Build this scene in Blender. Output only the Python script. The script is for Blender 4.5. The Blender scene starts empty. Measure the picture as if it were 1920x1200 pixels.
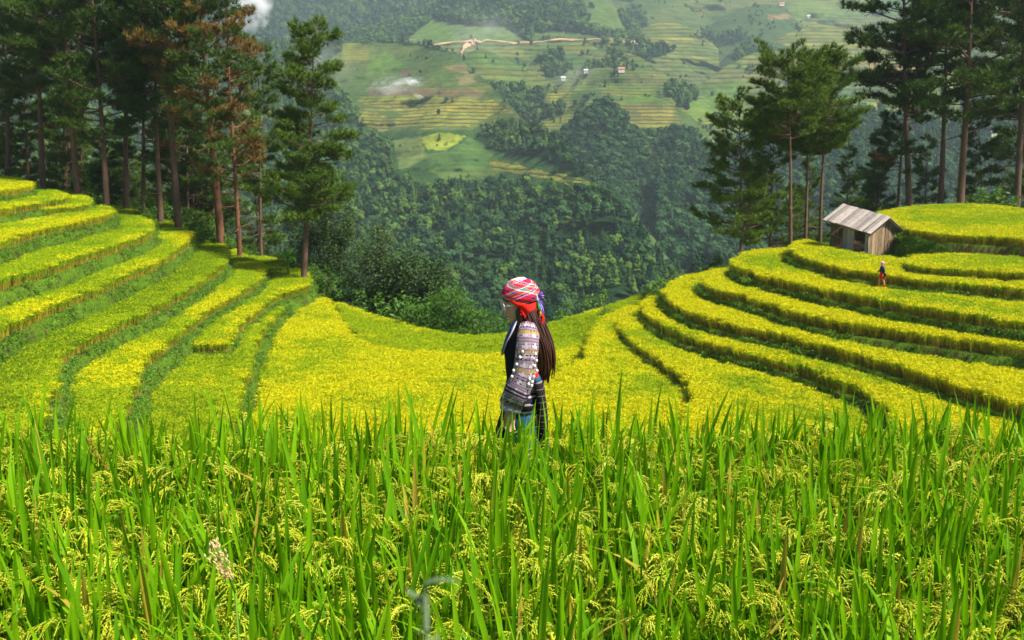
import bpy, math, random
import numpy as np
from mathutils import Vector, Matrix, noise as mnoise

random.seed(7)
RNG = np.random.default_rng(11)
scene = bpy.context.scene
COL = scene.collection

# ------------------------------------------------------------------ camera
F_PX = 1867.0                       # focal length in pixels of a 1920-wide frame (35 mm lens)
PITCH = math.atan(340.0 / F_PX)
cam_data = bpy.data.cameras.new("camera")
cam_data.lens = 35.0
cam_data.sensor_width = 36.0
cam_data.clip_start = 0.05
cam_data.clip_end = 9000.0
cam_data.dof.use_dof = True
cam_data.dof.focus_distance = 5.6
cam_data.dof.aperture_fstop = 7.0
cam = bpy.data.objects.new("camera", cam_data)
cam.location = (0, 0, 0)
cam.rotation_euler = (math.pi / 2 - PITCH, 0, 0)
COL.objects.link(cam)
scene.camera = cam

# ------------------------------------------------------------------ sky, sun, exposure
SUN_EL, SUN_AZ = 52.0, 118.0        # azimuth clockwise from +Y (view direction): from the picture's right
world = bpy.data.worlds.new("World")
scene.world = world
world.use_nodes = True
wn = world.node_tree
wn.nodes.clear()
w_out = wn.nodes.new("ShaderNodeOutputWorld")
w_bg = wn.nodes.new("ShaderNodeBackground")
w_sky = wn.nodes.new("ShaderNodeTexSky")
w_sky.sky_type = 'NISHITA'
w_sky.sun_disc = False
w_sky.sun_elevation = math.radians(SUN_EL)
w_sky.sun_rotation = math.radians(SUN_AZ)
w_sky.dust_density = 3.0
w_sky.air_density = 1.0
w_sky.altitude = 1200
w_bg.inputs[1].default_value = 0.050
wn.links.new(w_sky.outputs[0], w_bg.inputs[0])
wn.links.new(w_bg.outputs[0], w_out.inputs[0])

sun_data = bpy.data.lights.new("sun", 'SUN')
sun_data.energy = 4.2
sun_data.angle = math.radians(6.0)
sun_data.color = (1.0, 0.95, 0.86)
sun = bpy.data.objects.new("sun", sun_data)
_az, _el = math.radians(SUN_AZ), math.radians(SUN_EL)
_sd = Vector((math.sin(_az) * math.cos(_el), math.cos(_az) * math.cos(_el), math.sin(_el)))
sun.rotation_euler = (-_sd).to_track_quat('-Z', 'Y').to_euler()
COL.objects.link(sun)

scene.view_settings.view_transform = 'Standard'
scene.view_settings.look = 'None'
scene.view_settings.exposure = 1.3
scene.view_settings.gamma = 1.0
scene.cycles.max_bounces = 6
scene.cycles.diffuse_bounces = 3
scene.cycles.glossy_bounces = 2
scene.cycles.transmission_bounces = 3
scene.cycles.volume_bounces = 2
scene.cycles.use_denoising = True
scene.cycles.volume_step_rate = 1.0

# ------------------------------------------------------------------ projection helpers (pixel of the 1920x1200 frame -> ray)
CP, SP = math.cos(PITCH), math.sin(PITCH)

def ray(u, v):
    x = (u - 960.0) / F_PX
    y = (600.0 - v) / F_PX
    return (x, CP + y * SP, -SP + y * CP)

def at_z(u, v, z):
    d = ray(u, v)
    t = z / d[2]
    return (d[0] * t, d[1] * t, z)

def at_y(u, v, Y):
    d = ray(u, v)
    t = Y / d[1]
    return (d[0] * t, Y, d[2] * t)

# ------------------------------------------------------------------ object helpers
def mesh_np(name, V, F, smooth=False, mat_idx=None):
    V = np.asarray(V, dtype=np.float32).reshape(-1, 3)
    F = np.asarray(F, dtype=np.int32)
    k = F.shape[1]
    me = bpy.data.meshes.new(name)
    me.vertices.add(len(V))
    me.vertices.foreach_set('co', V.ravel())
    me.loops.add(F.size)
    me.loops.foreach_set('vertex_index', F.ravel())
    me.polygons.add(len(F))
    me.polygons.foreach_set('loop_start', np.arange(0, F.size, k, dtype=np.int32))
    if mat_idx is not None:
        me.polygons.foreach_set('material_index', np.asarray(mat_idx, dtype=np.int32))
    me.polygons.foreach_set('use_smooth', np.full(len(F), smooth, dtype=bool))
    me.update(calc_edges=True)
    return me

class MB:
    """collects pieces (tris and quads, several materials) and builds ONE mesh"""
    def __init__(self):
        self.v, self.f, self.m, self.uv = [], [], [], []
        self.n = 0
    def add(self, V, F, m=0, UV=None):
        o = self.n
        V = [tuple(p) for p in V]
        self.v += V
        self.n += len(V)
        self.uv += list(UV) if UV is not None else [(0, 0)] * len(V)
        for f in F:
            self.f.append(tuple(i + o for i in f))
            self.m.append(m)
    def box(self, c, s, m=0, rot=None):
        hx, hy, hz = s[0] / 2, s[1] / 2, s[2] / 2
        P = [Vector((x, y, z)) for z in (-hz, hz) for x, y in ((-hx, -hy), (hx, -hy), (hx, hy), (-hx, hy))]
        if rot is not None:
            P = [rot @ p for p in P]
        c = Vector(c)
        self.add([p + c for p in P], [(0, 3, 2, 1), (4, 5, 6, 7), (0, 1, 5, 4), (1, 2, 6, 5), (2, 3, 7, 6), (3, 0, 4, 7)], m)
    def tube(self, path, rad, n=8, m=0, cap=True, ref=None, seam=0.0):
        """path of points, radii: number or (ra, rb) per point; ra along 'ref' direction"""
        P = [Vector(p) for p in path]
        k = len(P)
        V, F, UV = [], [], []
        L = 0.0
        tot = sum((P[i + 1] - P[i]).length for i in range(k - 1)) or 1.0
        a = None
        for i in range(k):
            t = (P[min(i + 1, k - 1)] - P[max(i - 1, 0)]).normalized()
            if ref is not None:
                r = Vector(ref)
            elif a is not None:
                r = a
            else:
                r = Vector((1, 0, 0)) if abs(t.x) < 0.9 else Vector((0, 1, 0))
            a = (r - t * r.dot(t)).normalized()
            b = t.cross(a)
            rr = rad[i]
            ra, rb = rr if isinstance(rr, (tuple, list)) else (rr, rr)
            if i:
                L += (P[i] - P[i - 1]).length
            for j in range(n):
                g = 2 * math.pi * j / n + seam
                V.append(P[i] + a * (ra * math.cos(g)) + b * (rb * math.sin(g)))
                UV.append((j / n, L / tot))
        for i in range(k - 1):
            for j in range(n):
                j2 = (j + 1) % n
                F.append((i * n + j, i * n + j2, (i + 1) * n + j2, (i + 1) * n + j))
        if cap:
            F.append(tuple(reversed(range(n))))
            F.append(tuple(range((k - 1) * n, k * n)))
        self.add(V, F, m, UV)
    def ellipsoid(self, c, r, m=0, nu=16, nv=10, rot=None):
        V, F, UV = [], [], []
        c = Vector(c)
        for i in range(nv + 1):
            th = math.pi * i / nv
            for j in range(nu):
                ph = 2 * math.pi * j / nu
                p = Vector((r[0] * math.sin(th) * math.cos(ph), r[1] * math.sin(th) * math.sin(ph), r[2] * math.cos(th)))
                if rot is not None:
                    p = rot @ p
                V.append(p + c)
                UV.append((j / nu, i / nv))
        for i in range(nv):
            for j in range(nu):
                j2 = (j + 1) % nu
                F.append((i * nu + j, (i + 1) * nu + j, (i + 1) * nu + j2, i * nu + j2))
        self.add(V, F, m, UV)
    def mesh(self, name, mats, smooth=True):
        me = bpy.data.meshes.new(name)
        me.from_pydata([tuple(p) for p in self.v], [], self.f)
        for mt in (mats if isinstance(mats, (list, tuple)) else [mats]):
            me.materials.append(mt)
        me.polygons.foreach_set('material_index', np.array(self.m, dtype=np.int32))
        me.polygons.foreach_set('use_smooth', np.full(len(self.f), smooth, dtype=bool))
        uvl = me.uv_layers.new(name="uv")
        li = np.empty(len(me.loops), dtype=np.int32)
        me.loops.foreach_get('vertex_index', li)
        uvl.data.foreach_set('uv', np.array(self.uv, dtype=np.float32)[li].ravel())
        me.update()
        return me
    def build(self, name, mats, parent=None, smooth=True):
        return link(name, self.mesh(name, mats, smooth), parent)

def link(name, data, parent=None):
    o = bpy.data.objects.new(name, data)
    COL.objects.link(o)
    if parent is not None:
        o.parent = parent
    return o

def tag(o, label=None, cat=None, group=None, kind=None):
    if label: o["label"] = label
    if cat: o["category"] = cat
    if group: o["group"] = group
    if kind: o["kind"] = kind
    return o

def empty(name, loc, rot=(0, 0, 0), scale=1.0):
    o = bpy.data.objects.new(name, None)
    o.empty_display_size = 0.2
    o.location = loc
    o.rotation_euler = rot
    o.scale = (scale,) * 3
    COL.objects.link(o)
    return o

# ------------------------------------------------------------------ materials
def srgb(r, g, b):
    def c(x):
        x /= 255.0
        return x / 12.92 if x <= 0.04045 else ((x + 0.055) / 1.055) ** 2.4
    return (c(r), c(g), c(b), 1.0)

class NT:
    def __init__(self, name):
        self.mat = bpy.data.materials.new(name)
        self.mat.use_nodes = True
        self.t = self.mat.node_tree
        self.t.nodes.clear()
        self.out = self.t.nodes.new("ShaderNodeOutputMaterial")
    def n(self, typ, **kw):
        nd = self.t.nodes.new(typ)
        for k, val in kw.items():
            setattr(nd, k, val)
        return nd
    def l(self, a, b):
        self.t.links.new(a, b)
    def math(self, op, a, b=None, c=None):
        nd = self.n("ShaderNodeMath", operation=op)
        for i, x in enumerate((a, b, c)):
            if x is None: continue
            if isinstance(x, (int, float)): nd.inputs[i].default_value = x
            else: self.l(x, nd.inputs[i])
        return nd.outputs[0]
    def mix(self, fac, a, b, blend='MIX'):
        nd = self.n("ShaderNodeMix", data_type='RGBA', blend_type=blend)
        for s, x in ((nd.inputs[0], fac), (nd.inputs[6], a), (nd.inputs[7], b)):
            if isinstance(x, (int, float)): s.default_value = x
            elif isinstance(x, tuple): s.default_value = x if len(x) == 4 else (*x, 1)
            else: self.l(x, s)
        return nd.outputs[2]
    def noise(self, scale, detail=3.0, coord=None, rough=0.55):
        nd = self.n("ShaderNodeTexNoise")
        nd.inputs['Scale'].default_value = scale
        nd.inputs['Detail'].default_value = detail
        nd.inputs['Roughness'].default_value = rough
        if coord is not None:
            self.l(coord, nd.inputs['Vector'])
        return nd.outputs[0]
    def ramp(self, fac, stops, interp='LINEAR'):
        nd = self.n("ShaderNodeValToRGB")
        nd.color_ramp.interpolation = interp
        el = nd.color_ramp.elements
        while len(el) > 1: el.remove(el[-1])
        el[0].position = stops[0][0]; el[0].color = stops[0][1] if len(stops[0][1]) == 4 else (*stops[0][1], 1)
        for p, c in stops[1:]:
            e = el.new(p); e.color = c if len(c) == 4 else (*c, 1)
        self.l(fac, nd.inputs[0])
        return nd.outputs[0]
    def principled(self, color, rough=0.8, spec=0.2, bump=None, bump_s=0.3, bump_d=0.02):
        p = self.n("ShaderNodeBsdfPrincipled")
        if isinstance(color, tuple): p.inputs['Base Color'].default_value = color if len(color) == 4 else (*color, 1)
        else: self.l(color, p.inputs['Base Color'])
        if isinstance(rough, (int, float)): p.inputs['Roughness'].default_value = rough
        else: self.l(rough, p.inputs['Roughness'])
        p.inputs['Specular IOR Level'].default_value = spec
        if bump is not None:
            b = self.n("ShaderNodeBump")
            b.inputs['Strength'].default_value = bump_s
            b.inputs['Distance'].default_value = bump_d
            self.l(bump, b.inputs['Height'])
            self.l(b.outputs[0], p.inputs['Normal'])
        return p
    def done(self, shader):
        self.l(shader.outputs[0] if hasattr(shader, 'outputs') else shader, self.out.inputs[0])
        return self.mat

def foliage(name, c1, c2, trans=0.35, rough=0.55, spec=0.25, nscale=6.0, rnd=0.6):
    """leaf tissue: colour varies from plant to plant and in patches; some light passes through"""
    m = NT(name)
    oi = m.n("ShaderNodeObjectInfo")
    tc = m.n("ShaderNodeTexCoord")
    nz = m.noise(nscale, 2.0, tc.outputs['Object'])
    f = m.math('ADD', m.math('MULTIPLY', oi.outputs['Random'], rnd), m.math('MULTIPLY', nz, 1.0 - rnd))
    f = m.math('MULTIPLY_ADD', f, 1.5, -0.25)
    m.t.nodes[-1].use_clamp = True
    col = m.mix(f, c1, c2)
    p = m.principled(col, rough, spec)
    if trans <= 0: return m.done(p)
    tr = m.n("ShaderNodeBsdfTranslucent")
    m.l(col, tr.inputs[0])
    mx = m.n("ShaderNodeMixShader")
    mx.inputs[0].default_value = trans
    m.l(p.outputs[0], mx.inputs[1]); m.l(tr.outputs[0], mx.inputs[2])
    return m.done(mx)

def plain(name, c1, c2=None, scale=8.0, rough=0.8, spec=0.2, bump=0.0, stretch=None, rnd=0.0):
    m = NT(name)
    if c2 is None:
        return m.done(m.principled(c1, rough, spec))
    tc = m.n("ShaderNodeTexCoord")
    co = tc.outputs['Object']
    if stretch:
        mp = m.n("ShaderNodeMapping")
        mp.inputs['Scale'].default_value = stretch
        m.l(co, mp.inputs[0]); co = mp.outputs[0]
    nz = m.noise(scale, 5.0, co, 0.65)
    f = m.ramp(nz, [(0.32, (0, 0, 0, 1)), (0.68, (1, 1, 1, 1))])
    oi = m.n("ShaderNodeObjectInfo")
    col = m.mix(f, c1, c2)
    if rnd:
        k = m.math('MULTIPLY_ADD', oi.outputs['Random'], rnd, 1.0 - rnd * 0.6)
        cb = m.n("ShaderNodeCombineColor"); [m.l(k, cb.inputs[i]) for i in range(3)]
        col = m.mix(1.0, col, cb.outputs[0], 'MULTIPLY')
    return m.done(m.principled(col, rough, spec, nz if bump else None, bump))

M = {}
# foreground rice
M['leaf'] = foliage('rice_leaf_green', (0.072, 0.250, 0.003), (0.265, 0.500, 0.005), 0.52, 0.5, 0.12, 3.0, 0.45)
M['leaf_old'] = foliage('rice_leaf_yellowing', (0.36, 0.30, 0.02), (0.50, 0.36, 0.06), 0.4, 0.6, 0.1, 3.0, 0.45)
M['stalk'] = foliage('rice_stalk', (0.075, 0.22, 0.01), (0.17, 0.30, 0.02), 0.2, 0.6)
M['grain'] = foliage('rice_grain', (0.40, 0.47, 0.012), (0.64, 0.63, 0.030), 0.25, 0.5, 0.3, 9.0, 0.35)
M['dry'] = foliage('dry_straw', (0.74, 0.54, 0.24), (0.84, 0.68, 0.38), 0.25, 0.7, 0.1)
# mid-distance rice
M['gold'] = foliage('ripe_rice_head', (0.55, 0.53, 0.004), (0.77, 0.68, 0.008), 0.25, 0.6, 0.1, 5.0, 0.2)
M['goldleaf'] = foliage('ripening_rice_leaf', (0.26, 0.39, 0.004), (0.50, 0.51, 0.006), 0.35, 0.6, 0.1, 5.0, 0.2)
M['limehead'] = foliage('young_rice_head', (0.30, 0.40, 0.006), (0.47, 0.50, 0.008), 0.25, 0.6, 0.1, 5.0, 0.25)
M['lime'] = foliage('young_rice_leaf', (0.12, 0.31, 0.004), (0.30, 0.45, 0.006), 0.35, 0.6, 0.1, 5.0, 0.25)
M['dullleaf'] = foliage('leafy_rice', (0.085, 0.22, 0.006), (0.20, 0.33, 0.008), 0.35, 0.6, 0.1, 1.5, 0.5)
M['straw'] = foliage('rice_stem_base', (0.30, 0.26, 0.02), (0.42, 0.32, 0.04), 0.15, 0.8, 0.05)
# banks and shrubs
M['grass'] = foliage('bank_grass', (0.070, 0.160, 0.007), (0.19, 0.30, 0.012), 0.3, 0.6, 0.15, 2.0)
M['weed'] = foliage('bank_weed', (0.045, 0.13, 0.010), (0.13, 0.25, 0.018), 0.25, 0.5, 0.2, 3.0)
M['shrub'] = foliage('shrub_leaf', (0.045, 0.12, 0.012), (0.12, 0.23, 0.026), 0.3, 0.5, 0.25, 2.0)
M['darkleaf'] = foliage('dark_tree_leaf', (0.018, 0.048, 0.010), (0.062, 0.110, 0.024), 0.2, 0.5, 0.25, 0.8)
M['greyleaf'] = foliage('grey_green_tree_leaf', (0.070, 0.118, 0.038), (0.17, 0.230, 0.080), 0.25, 0.5, 0.2, 0.8)
M['featherleaf'] = foliage('feathery_shrub_leaf', (0.065, 0.165, 0.018), (0.17, 0.32, 0.040), 0.35, 0.5, 0.2, 1.0)
M['banana'] = foliage('banana_leaf', (0.13, 0.34, 0.02), (0.22, 0.45, 0.03), 0.4, 0.4, 0.3)
# pines
M['needle'] = foliage('pine_needle', (0.020, 0.058, 0.006), (0.090, 0.155, 0.014), 0.2, 0.5, 0.2, 0.7, 0.3)
M['needle2'] = foliage('pine_needle_bright', (0.034, 0.086, 0.007), (0.145, 0.225, 0.018), 0.2, 0.5, 0.2, 0.7, 0.3)
M['needle_dead'] = foliage('pine_needle_dry', (0.13, 0.080, 0.020), (0.22, 0.135, 0.032), 0.15, 0.6, 0.1, 0.7, 0.2)
M['bark'] = plain('pine_bark', (0.075, 0.045, 0.032), (0.19, 0.115, 0.080), 3.0, 0.9, 0.1, 0.6, (6, 6, 1.2))
M['bark_red'] = plain('pine_bark_red', (0.10, 0.045, 0.024), (0.22, 0.105, 0.055), 3.0, 0.9, 0.1, 0.6, (6, 6, 1.2))
M['bark_dark'] = plain('tree_bark_dark', (0.05, 0.038, 0.028), (0.10, 0.08, 0.06), 4.0, 0.9, 0.1, 0.5)
# far woods
M['wood2'] = foliage('far_wood_leaf_blue', (0.006, 0.026, 0.012), (0.038, 0.085, 0.026), 0.0, 0.8, 0.05, 0.05, 0.8)
M['wood1'] = foliage('far_wood_leaf', (0.008, 0.034, 0.010), (0.075, 0.135, 0.022), 0.0, 0.8, 0.05, 0.05, 0.8)
# people
M['skin'] = plain('skin', (0.54, 0.30, 0.19), (0.60, 0.345, 0.225), 12, 0.5, 0.3)
M['black_cloth'] = plain('black_cloth', (0.008, 0.007, 0.010), (0.016, 0.014, 0.020), 40, 0.85, 0.1)
M['hair'] = plain('dark_hair', (0.010, 0.004, 0.003), (0.075, 0.024, 0.012), 9, 0.4, 0.5, 0.0, (1, 60, 0.8))
M['blue_cloth'] = plain('blue_cloth', (0.008, 0.05, 0.10), (0.018, 0.10, 0.19), 14, 0.7, 0.2, 0.2, (10, 10, 1))
M['red'] = plain('red_wool', (0.62, 0.015, 0.012), (0.80, 0.03, 0.02), 30, 0.9, 0.05)
M['white'] = plain('white_bead', (0.85, 0.84, 0.80), None, 1, 0.35, 0.4)
M['green_wool'] = plain('green_wool', (0.02, 0.42, 0.12), (0.05, 0.55, 0.2), 30, 0.9, 0.05)
M['purple'] = plain('purple_wool', (0.16, 0.06, 0.42), (0.3, 0.2, 0.6), 30, 0.9, 0.05)
M['yellow_wool'] = plain('yellow_wool', (0.8, 0.5, 0.03), None, 30, 0.9, 0.05)
M['silver'] = plain('silver_wire', (0.75, 0.74, 0.72), None, 1, 0.25, 0.6)
M['pink'] = plain('pink_scarf', (0.75, 0.10, 0.36), (0.82, 0.35, 0.55), 30, 0.8, 0.1)
M['navy'] = plain('navy_cloth', (0.012, 0.02, 0.07), (0.04, 0.06, 0.16), 25, 0.8, 0.1)
# hut
M['plank'] = plain('weathered_plank', (0.17, 0.115, 0.060), (0.36, 0.265, 0.165), 2.2, 0.9, 0.1, 0.5, (6, 6, 0.7), 0.7)
M['plank_grey'] = plain('grey_plank', (0.26, 0.235, 0.205), (0.50, 0.46, 0.42), 2.0, 0.85, 0.15, 0.5, (7, 0.7, 7), 0.7)
M['plank_roof'] = plain('roof_board', (0.22, 0.185, 0.160), (0.44, 0.385, 0.345), 1.6, 0.8, 0.2, 0.5, (0.6, 7, 7), 0.7)
M['house_wall'] = plain('house_wall', (0.55, 0.5, 0.42), (0.65, 0.6, 0.52), 1, 0.9)
M['house_roof'] = plain('house_roof_sheet', (0.62, 0.66, 0.70), (0.75, 0.78, 0.8), 1, 0.5)
M['house_roof_red'] = plain('house_roof_tile', (0.45, 0.16, 0.09), (0.55, 0.22, 0.12), 1, 0.8)
M['earth'] = plain('red_earth', (0.36, 0.19, 0.11), (0.52, 0.33, 0.22), 0.06, 0.95, 0.05)

def terrain_mat():
    m = NT('terrace_earth_and_grass')
    geo = m.n("ShaderNodeNewGeometry")
    sep = m.n("ShaderNodeSeparateXYZ"); m.l(geo.outputs['True Normal'], sep.inputs[0])
    nz = m.noise(0.9, 5.0, geo.outputs['Position'], 0.65)
    nz2 = m.noise(5.0, 4.0, geo.outputs['Position'], 0.6)
    grass = m.mix(nz2, (0.035, 0.085, 0.007, 1), (0.11, 0.185, 0.014, 1))
    soil = m.mix(nz2, (0.030, 0.020, 0.011, 1), (0.080, 0.050, 0.024, 1))
    f = m.ramp(nz, [(0.52, (0, 0, 0, 1)), (0.66, (1, 1, 1, 1))])
    at = m.n("ShaderNodeAttribute", attribute_name='soil')
    f = m.math('MAXIMUM', f, at.outputs['Fac'])
    col = m.mix(f, grass, soil)
    return m.done(m.principled(col, 0.95, 0.05, nz2, 0.5, 0.15))
M['terrain'] = terrain_mat()
M['paddy'] = plain('paddy_mud', (0.020, 0.026, 0.010), (0.045, 0.045, 0.016), 6, 0.8, 0.2)

def hill_mat(period):
    """far slopes: crop colour from the field layout, terrace strips follow the contour lines"""
    m = NT('hillside_fields')
    at = m.n("ShaderNodeAttribute", attribute_name='crop')
    geo = m.n("ShaderNodeNewGeometry")
    sep = m.n("ShaderNodeSeparateXYZ"); m.l(geo.outputs['Position'], sep.inputs[0])
    warp = m.noise(0.012, 3.0, geo.outputs['Position'])
    zz = m.math('MULTIPLY_ADD', warp, 8.0, sep.outputs[2])
    lev = m.math('DIVIDE', zz, period)
    fl = m.math('FLOOR', lev)
    fr = m.math('FRACT', lev)
    wn_ = m.n("ShaderNodeTexWhiteNoise", noise_dimensions='2D')
    cmb = m.n("ShaderNodeCombineXYZ")
    cell = m.math('FLOOR', m.math('MULTIPLY_ADD', m.noise(0.006, 2.0, geo.outputs['Position']), 9.0, m.math('MULTIPLY', sep.outputs[0], 0.006)))
    m.l(fl, cmb.inputs[0]); m.l(cell, cmb.inputs[1])
    m.l(cmb.outputs[0], wn_.inputs['Vector'])
    vo = m.n("ShaderNodeTexVoronoi")
    mpv = m.n("ShaderNodeMapping"); mpv.inputs['Scale'].default_value = (0.010, 0.012, 0.045)
    m.l(geo.outputs['Position'], mpv.inputs[0]); m.l(mpv.outputs[0], vo.inputs['Vector']); vo.inputs['Scale'].default_value = 1.0
    vsep = m.n("ShaderNodeSeparateXYZ"); m.l(vo.outputs['Color'], vsep.inputs[0])
    bank = m.ramp(fr, [(0.0, (1, 1, 1, 1)), (0.30, (0, 0, 0, 1)), (0.85, (0, 0, 0, 1)), (0.92, (1, 1, 1, 1))])
    strength = m.math('MULTIPLY', at.outputs['Alpha'], 0.95)
    patch = m.ramp(vsep.outputs[0], [(0.0, (0.050, 0.105, 0.028, 1)), (0.22, (0.20, 0.22, 0.045, 1)), (0.42, (0.11, 0.17, 0.035, 1)), (0.60, (0.30, 0.26, 0.05, 1)), (0.72, (0.17, 0.12, 0.065, 1)), (0.82, (0.13, 0.20, 0.035, 1)), (0.93, (0.40, 0.36, 0.045, 1))], 'CONSTANT')
    strips = m.mix(m.math('MULTIPLY', strength, 0.5), at.outputs['Color'], patch)
    strips = m.mix(m.math('MULTIPLY', m.math('MULTIPLY', wn_.outputs[0], 0.7), strength), strips, (0.20, 0.17, 0.045, 1))
    col = m.mix(m.math('MULTIPLY', bank, strength), strips, (0.020, 0.048, 0.014, 1))
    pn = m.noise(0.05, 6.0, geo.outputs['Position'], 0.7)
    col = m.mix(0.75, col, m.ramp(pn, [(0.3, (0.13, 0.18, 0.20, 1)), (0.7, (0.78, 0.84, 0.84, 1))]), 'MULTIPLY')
    scrub = m.ramp(m.noise(0.018, 5.0, geo.outputs['Position'], 0.7), [(0.55, (0, 0, 0, 1)), (0.63, (1, 1, 1, 1))])
    col = m.mix(m.math('MULTIPLY', scrub, 0.75), col, (0.028, 0.062, 0.020, 1))
    return m.done(m.principled(col, 0.95, 0.03, pn, 0.6, 6.0))
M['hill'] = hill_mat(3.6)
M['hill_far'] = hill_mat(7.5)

# ------------------------------------------------------------------ terraces: outlines of the level fields, traced at the height of the rice tops
RICE_H = 0.86
# name, level of the rice tops (camera = 0), outline pixels, side it closes on, rice look, bare strip behind it
TERR = [
 ('back_basin', -14.55, [(590,548),(640,565),(700,585),(760,603),(820,617),(880,623),(940,620),(1000,610),(1060,592),(1120,575),(1180,553),(1235,540)], 'near', 'green', 0.5,
  'lime green rice strip along the rim of the saddle, behind the golden basin'),
 ('basin', -14.2, [(588,553),(615,556),(632,578),(650,608),(680,634),(740,647),(820,653),(900,656),(980,655),(1060,650),(1110,640),(1160,630)], 'near', 'gold', 0.7,
  'broad golden rice field on the floor of the basin behind the woman'),
 ('basin_step', -13.9, [(930,840),(975,750),(1015,712),(1050,690),(1092,660),(1101,638),(1110,612),(1135,590),(1170,573),(1215,556)], 'right', 'gold', 0.6,
  'golden rice patch one step above the basin floor, right of the woman'),
 ('r1', -13.3, [(1262,830),(1290,738),(1288,712),(1262,690),(1215,655),(1172,625),(1158,602),(1163,590),(1190,575),(1215,566)], 'right', 'gold2', 0.8,
  'yellow green rice terrace with a sickle shaped dark edge, lowest of the terraces under the hut'),
 ('r2', -12.5, [(1705,840),(1672,775),(1655,750),(1620,725),(1560,700),(1500,680),(1400,655),(1300,628),(1250,608),(1215,585),(1203,566),(1212,555),(1240,547),(1270,540)], 'right', 'gold2', 0.8,
  'yellow green rice terrace, second step from the bottom under the hut'),
 ('r3', -11.6, [(1990,785),(1920,752),(1800,718),(1700,685),(1600,655),(1500,630),(1400,608),(1300,583),(1260,560),(1243,543),(1250,530),(1275,517),(1320,505),(1370,497)], 'right', 'gold', 1.2,
  'deep yellow rice terrace, third step from the bottom under the hut'),
 ('r4', -10.6, [(1990,655),(1920,645),(1800,630),(1703,616),(1620,606),(1537,592),(1412,555),(1345,537),(1318,523),(1316,514),(1335,508),(1370,501)], 'right', 'gold', 1.3,
  'deep yellow rice terrace, fourth step from the bottom under the hut'),
 ('r5', -9.6, [(1990,608),(1920,597),(1787,577),(1662,557),(1537,535),(1453,517),(1400,503),(1376,490),(1374,480),(1395,471),(1440,463),(1485,460)], 'right', 'gold2', 1.0,
  'yellow green rice terrace just below the walking person in the pink scarf'),
 ('r6', -8.8, [(1990,542),(1920,536),(1787,524),(1703,516),(1650,508),(1578,497),(1537,487),(1495,472),(1481,460),(1486,451),(1520,444),(1560,438),(1620,436)], 'right', 'gold2', 0.8,
  'yellow green rice terrace wrapping round the wooden hut'),
 ('r7', -8.25, [(1990,515),(1920,508),(1787,499),(1720,492),(1702,486),(1701,480),(1720,474),(1800,470)], 'right', 'gold2', 0.6,
  'narrow rice terrace at the foot of the brown bank right of the hut'),
 ('r8', -6.9, [(1990,450),(1920,443),(1787,435),(1720,427),(1690,418),(1655,408),(1645,400),(1660,393),(1703,385),(1787,380),(1870,382),(1920,389),(1990,402)], 'right', 'gold2', 0.5,
  'rounded rice field above the brown bank, under the tall pines'),
 ('l9', -13.3, [(425,830),(469,690),(473,668),(491,624),(513,591),(545,557),(553,550),(548,545),(520,547)], 'left', 'edge', 0.9,
  'narrow rice strip with a golden edge bordering the basin on its left'),
 ('l8', -12.7, [(430,640),(455,600),(480,582),(500,563),(532,545),(570,536),(583,527),(586,518),(575,505),(550,492),(505,478)], 'left', 'green', 0.9,
  'small green rice terrace jutting out beside the lone pine'),
 ('l7', -11.8, [(200,830),(257,716),(264,683),(293,654),(348,610),(403,569),(477,529),(497,505),(496,492),(469,478),(425,457),(380,447)], 'left', 'edge', 0.95,
  'golden edged rice terrace above a bank overgrown with vines, beside the basin'),
 ('l6', -10.6, [(60,830),(106,716),(110,672),(147,639),(220,602),(293,569),(367,529),(410,500),(427,483),(427,470),(418,452),(367,447),(330,430)], 'left', 'green', 0.75,
  'dull green rice terrace, third step up from the basin on the pine side'),
 ('l5', -9.2, [(-90,680),(0,613),(110,562),(220,518),(312,478),(350,450),(361,436),(355,425),(323,412),(279,403)], 'left', 'edge', 0.75,
  'broad lime green rice terrace, fourth step up from the basin on the pine side'),
 ('l4', -7.7, [(-90,550),(0,520),(110,489),(220,452),(270,437),(288,424),(285,412),(271,404),(257,391),(216,384)], 'left', 'edge', 0.7,
  'lime green rice terrace, fifth step up from the basin on the pine side'),
 ('l3', -6.3, [(-90,475),(0,448),(73,426),(147,410),(195,400),(213,393),(211,386),(190,381),(165,379)], 'left', 'edge', 0.7,
  'rice terrace with a yellow tip, sixth step up from the basin on the pine side'),
 ('l2b', -5.75, [(-90,420),(60,392),(128,384),(165,378),(173,373),(160,364),(139,358),(100,353),(60,349)], 'left', 'green', 0.6,
  'plain green rice sliver right under the big leaning pine trunk'),
 ('l2', -5.2, [(-90,402),(0,388),(48,380),(92,373),(122,368),(128,363),(110,357),(60,350)], 'left', 'edge', 0.5,
  'narrow rice terrace with brown stems showing, second from the top at the frame edge'),
 ('l1', -4.2, [(-90,366),(0,355),(40,348),(60,343),(55,337),(37,332),(0,327),(-90,320)], 'left', 'gold2', 0.6,
  'topmost rice terrace in the corner under the dark pines'),
]

def catmull(P, k=3):
    P = np.array(P, dtype=float)
    out = []
    n = len(P)
    for i in range(n - 1):
        p0, p1, p2, p3 = P[max(i - 1, 0)], P[i], P[i + 1], P[min(i + 2, n - 1)]
        for j in range(k):
            t = j / k
            out.append(0.5 * (2 * p1 + (p2 - p0) * t + (2 * p0 - 5 * p1 + 4 * p2 - p3) * t * t + (3 * p1 - p0 - 3 * p2 + p3) * t ** 3))
    out.append(P[-1])
    return np.array(out)

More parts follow.
